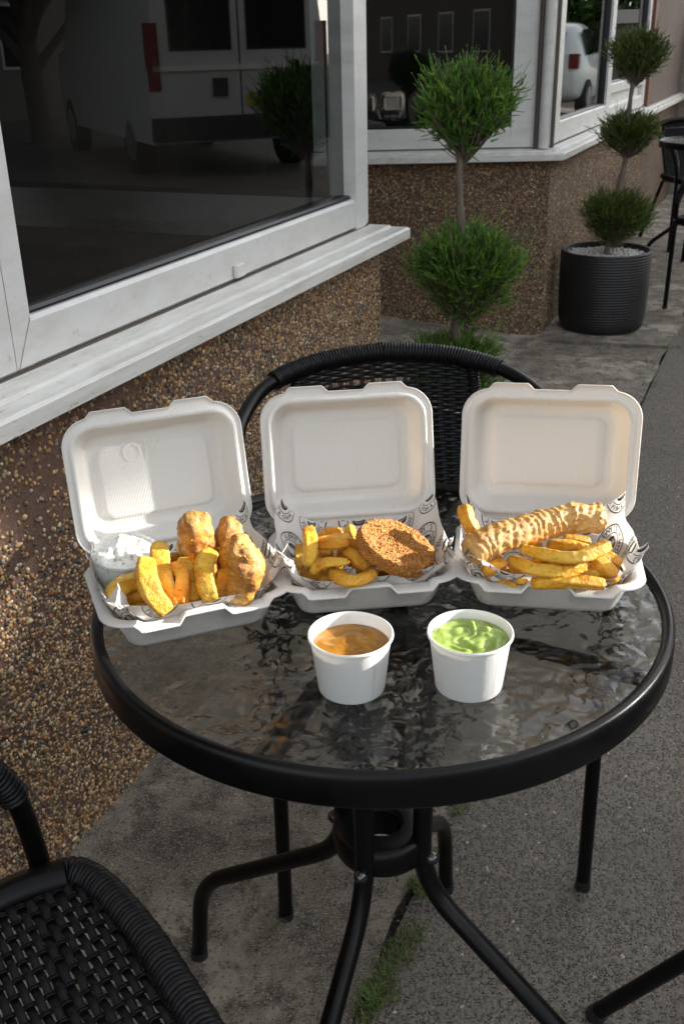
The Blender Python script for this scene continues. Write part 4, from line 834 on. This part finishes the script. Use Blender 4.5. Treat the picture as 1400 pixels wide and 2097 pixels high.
C1 = [
 ([(331, 1112, .083), (327, 1140, .075), (338, 1192, .062), (361, 1246, .047)], 36, 'long curved golden chip leaning up beside the sauce pot, hooked top'),
 ([(297, 1150, .082), (301, 1189, .076), (320, 1226, .064), (342, 1254, .05)], 41, 'thickest pale chip standing at the front of the fish box'),
 ([(222, 1222, .052), (249, 1200, .06), (290, 1185, .056)], 34, 'chip lying below the tartare pot with its end pointing left'),
 ([(249, 1236, .038), (290, 1216, .042)], 32, 'dark orange chip half hidden under the one below the sauce pot'),
 ([(275, 1246, .038), (306, 1250, .042)], 24, 'chip tip just showing over the front fold of the left liner'),
 ([(352, 1164, .062), (375, 1182, .066), (368, 1240, .048)], 30, 'bent orange chip right of the long curved chip in the left box'),
 ([(352, 1132, .066), (358, 1160, .052)], 26, 'short brown chip wedged beside the back fish piece'),
 ([(372, 1146, .070), (386, 1181, .062), (402, 1234, .044)], 30, 'narrow chip standing in front of the left fish piece'),
 ([(436, 1130, .078), (420, 1152, .074), (421, 1189, .066), (433, 1233, .048)], 38, 'broad creased chip leaning against the fish in the left box'),
 ([(455, 1150, .05), (462, 1190, .045), (450, 1226, .04)], 26, 'dark chip in the gap between the fish pieces'),
 ([(330, 1200, .02), (420, 1190, .02)], 40, 'buried chip at the bottom of the left box heap'),
 ([(270, 1200, .02), (330, 1150, .02)], 40, 'buried chip under the sauce pot end of the left heap'),
 ([(390, 1215, .024), (470, 1215, .022)], 36, 'low chip behind the front fold of the left box')]
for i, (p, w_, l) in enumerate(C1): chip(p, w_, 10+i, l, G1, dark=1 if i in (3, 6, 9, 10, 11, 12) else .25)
C2 = [
 ([(633, 1082, .076), (635, 1122, .068), (630, 1162, .052)], 27, 'straight chip standing upright at the left of the middle box'),
 ([(666, 1091, .060), (702, 1090, .062)], 22, 'short chip at the back of the middle heap'),
 ([(648, 1112, .064), (682, 1110, .068), (719, 1104, .072)], 27, 'thick pale chip lying across the top of the middle heap'),
 ([(714, 1076, .070), (720, 1097, .064), (736, 1120, .056), (773, 1156, .040)], 20, 'slender chip with a pointed tip beside the patty'),
 ([(668, 1120, .05), (668, 1146, .044)], 30, 'stubby orange chip under the chip lying across the middle heap'),
 ([(640, 1172, .05), (664, 1153, .062), (713, 1150, .060)], 23, 'pale arched chip curving over the front of the middle heap'),
 ([(712, 1130, .058), (734, 1148, .058), (751, 1168, .05)], 28, 'blunt cut chip pointing down right in the middle box'),
 ([(680, 1170, .050), (704, 1186, .050), (736, 1188, .051), (768, 1170, .054)], 29, 'big U shaped chip at the front of the middle box'),
 ([(618, 1178, .034), (676, 1186, .036)], 34, 'dark flat chip at the front left of the middle box'),
 ([(765, 1176, .034), (801, 1176, .034)], 20, 'chip end below the lower edge of the patty'),
 ([(765, 1194, .030), (803, 1196, .030)], 20, 'crumbly chip end at the front fold below the patty'),
 ([(612, 1118, .042), (614, 1168, .034)], 18, 'thin chip against the left side of the middle liner'),
 ([(690, 1132, .044), (720, 1142, .040)], 30, 'shadowed chip in the centre of the middle heap'),
 ([(640, 1140, .03), (700, 1160, .028)], 38, 'buried chip at the bottom of the middle heap'),
 ([(700, 1130, .03), (770, 1160, .022)], 36, 'buried chip beneath the breaded patty')]
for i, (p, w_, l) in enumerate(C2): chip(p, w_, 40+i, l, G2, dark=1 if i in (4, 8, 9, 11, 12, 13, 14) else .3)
C3 = [
 ([(951, 1034, .098), (956, 1063, .088), (973, 1092, .074)], 26, 'pointed chip sticking up at the back left of the right box'),
 ([(1118, 1117, .052), (1165, 1116, .052), (1207, 1122, .05)], 20, 'chip lying behind the top chip of the right box'),
 ([(1068, 1124, .066), (1130, 1140, .068), (1188, 1140, .070), (1247, 1114, .076)], 27, 'longest chip with an upturned end across the right box'),
 ([(1043, 1146, .054), (1111, 1167, .058), (1200, 1160, .056)], 29, 'broad straight chip in the middle of the right heap'),
 ([(1085, 1196, .044), (1149, 1188, .048), (1240, 1198, .046)], 27, 'long front chip along the edge of the right box'),
 ([(1216, 1148, .052), (1262, 1190, .042)], 30, 'thick chip slanting down to the right corner of the right box'),
 ([(1234, 1138, .046), (1271, 1162, .042)], 27, 'knobbly chip at the right side behind the slanting one'),
 ([(990, 1172, .052), (1032, 1150, .056)], 30, 'short lumpy chip under the left end of the sausage'),
 ([(1024, 1170, .036), (1056, 1198, .034)], 28, 'dark orange chip below the left end of the sausage'),
 ([(1056, 1186, .042), (1080, 1189, .042)], 18, 'tiny chip scrap at the front of the right heap'),
 ([(1074, 1114, .036), (1108, 1124, .034)], 26, 'shadowed chip just under the battered sausage'),
 ([(1190, 1168, .03), (1215, 1176, .03)], 24, 'crisp brown chip end between the broad and slanting chips'),
 ([(1040, 1170, .02), (1130, 1190, .02)], 40, 'buried chip at the bottom left of the right heap'),
 ([(1130, 1150, .024), (1230, 1180, .02)], 40, 'buried chip at the bottom right of the right heap')]
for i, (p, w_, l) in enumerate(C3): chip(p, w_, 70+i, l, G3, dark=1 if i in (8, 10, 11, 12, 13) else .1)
def add_crumbs(b, n, r0, r1, seed, flat=.45, jit=.0004):
    g = np.random.default_rng(seed); V = np.concatenate(b.v); v0, f0 = ico(1); c = V[g.integers(0, len(V), n)]; cen = V.mean(0)
    for k in range(n):
        A = g.normal(size=(3, 3)); Q, _ = np.linalg.qr(A); r_ = g.uniform(r0, r1); v = v0*(1+g.normal(0, .22, (len(v0), 1)))*[r_, r_*g.uniform(.6, 1), r_*flat*g.uniform(.5, 1.3)]; b.add(v@Q.T+c[k]+g.normal(0, jit, 3), f0)
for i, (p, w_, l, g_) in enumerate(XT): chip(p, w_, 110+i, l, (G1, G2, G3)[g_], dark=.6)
def battered(name, pts, rads, label, cat, seed, mat, group=None, ridge=None, asp=1.0, amp=.0022, amp2=.0036, seg=90, crumbs=110):
    P = [at(x, y, TZ+z) for x, y, z in pts]; D = np.linalg.norm(P[0]-CL); b = lump(P, [r_*D/CF for r_ in rads], seed, seg=seg, amp=amp, nf=75, amp2=amp2, ridge=ridge, aspect=asp, step=.0013, square=0 if ridge else 3.2, capk=.75 if ridge else .5)
    add_crumbs(b, crumbs, .0004, .0014, seed)
    o = b.build(name, mat, None, angle=180); return tag(o, label, cat, group)
GF = 'battered fish pieces'
battered('battered_fish', [(398, 1052, .106), (401, 1085, .094), (412, 1140, .064), (420, 1195, .038)], [27, 32, 32, 27], 'frilly piece of battered fish standing behind the chips in the left box', 'battered fish', 3, M['batterd'], GF, asp=.75)
battered('battered_fish', [(466, 1058, .098), (470, 1090, .086), (474, 1140, .06), (472, 1180, .04)], [13, 24, 27, 25], 'narrow battered fish piece standing at the back of the left box', 'battered fish', 4, M['batterd'], GF, asp=.8)
battered('battered_fish', [(488, 1092, .102), (493, 1122, .090), (502, 1172, .066), (484, 1234, .036)], [14, 28, 39, 20], 'biggest smooth piece of battered fish at the right front of the left box', 'battered fish', 5, M['batterd'], GF, asp=.8)
battered('battered_sausage', [(957, 1138, .068), (990, 1114, .074), (1045, 1095, .078), (1107, 1076, .080), (1170, 1062, .082), (1240, 1063, .080)], [30, 33, 31, 30, 30, 29], 'pale golden battered sausage with wrinkled batter lying across the right box', 'battered sausage', 9, M['batter'], None, ridge=(.0012, 400), amp=.0018, amp2=.0034)
# breaded patty
def patty():
    c = at(810, 1123, TZ+.066); nrm = Vector((.42, -.20, .88)).normalized(); ax = Vector((1, -.1, 0)); ax = (ax-ax.dot(nrm)*nrm).normalized(); ay = nrm.cross(ax); V = []; F = []; Rr, Hh = .0360, .0072; seg = 150
    prof = []
    for k in range(26): f = k/25; prof.append((Rr*.965*f, Hh))
    for k in range(1, 9): a = k/9*PI; prof.append((Rr*.965+Rr*.05*math.sin(a), Hh*math.cos(a)))
    for k in range(8): prof.append((Rr*.965*(1-k/7), -Hh))
    for i, (r_, z) in enumerate(prof):
        for j in range(seg):
            a = 2*PI*j/seg; rr = r_*(1+.05*math.sin(a*2+.6)+.02*math.sin(3*a)); p = Vector(c)+ax*rr*math.cos(a)*1.08+ay*rr*math.sin(a)*.98+nrm*(z-.0015*math.cos(a*2)*r_/Rr)
            d = (nrm*z*3+(ax*math.cos(a)+ay*math.sin(a))*(r_ if r_ > Rr*.9 else 0)).normalized(); nz = mn.fractal(p*260, .9, 2.2, 3)*.0012+mn.noise(p*90)*.0012+abs(mn.noise(p*700))*.0009; V.append(p+d*nz)
    n = len(prof); F = [(i*seg+j, (i+1)*seg+j, (i+1)*seg+(j+1) % seg, i*seg+(j+1) % seg) for i in range(n-1) for j in range(seg)]
    b = MB(); b.add([tuple(v) for v in V], F); add_crumbs(b, 1500, .0004, .0011, 4, .8, .0002); o = b.build('breaded_patty', M['crumb'], None, angle=180); tag(o, 'round orange breadcrumbed patty resting on the chips in the middle box', 'breaded patty')
patty()
# sauces
def heightdisc(b, R0, z0, fn, c=(0, 0), nr=30, seg=64, mi=0):
    V = [(c[0], c[1], z0+fn(0, 0))]; F = []
    for i in range(1, nr+1):
        r_ = R0*i/nr
        for j in range(seg): a = 2*PI*j/seg; x, y = r_*math.cos(a), r_*math.sin(a); V.append((c[0]+x, c[1]+y, z0+fn(x, y)*(1-(i/nr)**8)))
    F += [(0, 1+j, 1+(j+1) % seg) for j in range(seg)]; F += [(1+(i-1)*seg+j, 1+i*seg+j, 1+i*seg+(j+1) % seg, 1+(i-1)*seg+(j+1) % seg) for i in range(1, nr) for j in range(seg)]; b.add(V, F, mi)
def paper_cup(label, loc_, sauce, mat, fill, fn):
    t = thing('sauce_cup', label, 'sauce cup', loc_, .4, 'white paper sauce cups'); h = .0545
    b = MB(); b.lathe([(.0285, .003), (.0283, .0005), (.0292, 0), (.0296, .0015), (.0352, h-.0035), (.0366, h-.0035), (.0373, h-.0022), (.0371, h-.0006), (.0362, h), (.0352, h-.0006), (.0347, h-.003), (.0290, .004)], 96); b.fan(.0290, .004, 96); b.build('cup', M['cup'], t, angle=60)
    b = MB(); rf = .029+(.0347-.029)*(fill/h); heightdisc(b, rf-.0002, fill, fn); b.build('contents', mat, t, angle=180)
    b = MB(); a = -1.35; b.add([(.0300*math.cos(a), .0300*math.sin(a), .004), (.0300*math.cos(a+.012), .0300*math.sin(a+.012), .004), (.0352*math.cos(a+.012), .0352*math.sin(a+.012), h-.005), (.0352*math.cos(a), .0352*math.sin(a), h-.005)], [(0, 1, 2, 3)]); b.v[0] = b.v[0]*[1.007, 1.007, 1]; b.build('seam', M['seam'], t, smooth=False)
    return t
cg = (np.array(at(634, 1300, .765))+np.array(at(805, 1300, .765)))/2
V_ = Vector
def f_gravy(x, y): return .0016*mn.fractal(V_((x*55, y*55, 3)), 1, 2, 3)+.0022*max(0, mn.noise(V_((x*110, y*110, 8)))-.25)
def f_peas(x, y): p = V_((x*60+mn.noise(V_((x*50, y*50, 2)))*1.4, y*60, 4)); return .0045*abs(mn.noise(p))*1.5+.004*max(0, mn.noise(V_((x*85, y*85, 9)))-.15)+.002*mn.noise(V_((x*40, y*40, 0)))
paper_cup('white paper cup of brown curry gravy at the front of the table', (-.0317, -.1625, TZ), 'gravy', M['gravy'], .043, f_gravy)
paper_cup('white paper cup of bright green mushy peas at the front of the table', (.0715, -.1640, TZ), 'peas', M['peas'], .046, f_peas)
def tartare():
    c = (np.array(at(173, 1125, TZ+.066))+np.array(at(319, 1125, TZ+.066)))/2; t = thing('tartare_pot', 'clear plastic pot of tartare sauce at the left of the fish box', 'sauce pot', (c[0], c[1], TZ+.032), 0); t.rotation_euler = (R(3), R(7), 0); h = .034
    b = MB(); b.lathe([(.026, .001), (.0265, .0), (.0335, h-.004), (.0352, h-.004), (.0368, h-.002), (.0368, h), (.0350, h), (.0342, h-.0015), (.0330, h-.003), (.0260, .0015)], 80); b.fan(.026, .0012, 80); b.build('cup', M['clear'], t, angle=60)
    b = MB(); b.lathe([(.0253, .002), (.0322, h-.003)], 80); b.fan(.0253, .002, 80); heightdisc(b, .0322, h-.003, lambda x, y: .003+.0140*math.exp(-((x+.002)**2+(y-.006)**2)/.00032)*(.7+.7*mn.noise(V_((x*70, y*70, 1))))+.005*mn.fractal(V_((x*80, y*80, 5)), 1, 2, 3)); b.build('contents', M['tartare'], t, angle=60)
tartare()

# ================================================================== SMALL GROUND THINGS
def gravel():
    n = 6500; t = rng.uniform(-1.2, 3.2, n); q = np.abs(rng.normal(0, .12, n)); side = rng.uniform(0, 1, n) < .5; wv = np.where(side, q, rng.uniform(0, .56, n)); P = O+t[:, None]*U+(wv+.01)[:, None]*N; P[:, 2] = .009
    V, F, C = scatter(P, .0012+.0028*rng.beta(1, 5, n), (0, 0, 1), palette(n, .8), 1); o = fast_mesh('loose_pebbles', V, F, M['pebble'], None, C); struct(o, 'stuff')
gravel()
def litter():
    n = 260; g = rng; t = g.uniform(-1.0, 1.6, n); wv = g.uniform(.02, .75, n); P = O+t[:, None]*U+wv[:, None]*N; P[:, 2] = .0125; V = []; C = []
    for k in range(n):
        a = g.uniform(0, 2*PI); L = g.uniform(.003, .012); w_ = g.uniform(.0006, .0028); e = np.array([math.cos(a), math.sin(a), 0]); q = np.array([-e[1], e[0], 0]); V += [P[k]-e*L, P[k]+q*w_+[0, 0, .002], P[k]+e*L+[0, 0, .001], P[k]-q*w_]; c = [(.30, .22, .12), (.16, .08, .04), (.10, .06, .04), (.40, .33, .2)][g.integers(4)]; C += [c]*4
    o = np.arange(n)*4; struct(fast_mesh('litter', np.array(V), np.c_[o, o+1, o+2, o+3], M['grass'], None, np.array(C, float), smooth=False), 'stuff')
litter()
def grass():
    V = []; F = []; C = []; k = 0
    def tuft(x, y, n, hgt, sp):
        nonlocal k
        for _ in range(n):
            a = rng.uniform(0, 2*PI); r_ = sp*math.sqrt(rng.uniform()); bx, by = x+r_*math.cos(a), y+r_*math.sin(a); h_ = hgt*rng.uniform(.4, 1.2); l = rng.uniform(.2, 1.1)*h_; a2 = rng.uniform(0, 2*PI); w_ = rng.uniform(.0006, .0013); sx, sy = -math.sin(a2)*w_, math.cos(a2)*w_
            for f in (0, .5, 1): V.extend([(bx+math.cos(a2)*l*f*f-sx*(1-f*.9), by+math.sin(a2)*l*f*f-sy*(1-f*.9), .004+h_*f*(1-.25*f)), (bx+math.cos(a2)*l*f*f+sx*(1-f*.9), by+math.sin(a2)*l*f*f+sy*(1-f*.9), .004+h_*f*(1-.25*f))])
            F.extend([(k, k+1, k+3, k+2), (k+2, k+3, k+5, k+4)]); k += 6; g = rng.uniform(.5, 1.2); c = (.10*g, .17*g, .03*g) if rng.uniform() < .8 else (.28*g, .24*g, .10*g); C.extend([c]*6)
    for px, py, n, h_, s_ in [(940, 1660, 130, .012, .018), (925, 1640, 60, .010, .015), (885, 1755, 90, .014, .012), (850, 1820, 120, .022, .014), (862, 1835, 70, .016, .010), (845, 1915, 130, .011, .018), (822, 1925, 110, .012, .016), (805, 1950, 150, .012, .018), (830, 1960, 130, .010, .018), (790, 1985, 140, .011, .018), (775, 2020, 200, .014, .020), (768, 2060, 240, .016, .018), (790, 2045, 150, .011, .016), (750, 2090, 150, .012, .016), (1335, 745, 60, .03, .04), (1330, 790, 40, .02, .03), (1380, 715, 40, .02, .03)]:
        p = at(px, py, 0); tuft(p[0]+rng.normal(0, .004), p[1], int(n*.9), h_*rng.uniform(.9, 1.5), s_)
    for i in range(90): p = bl(rng.uniform(-.7, 2.6)); tuft(p[0]+rng.normal(0, .006), p[1]+rng.normal(0, .006), 12, .008, .008)
    fast_ = fast_mesh('crack_grass', np.array(V), np.array(F), M['grass'], None, np.array(C), smooth=False); struct(fast_, 'stuff')
grass()
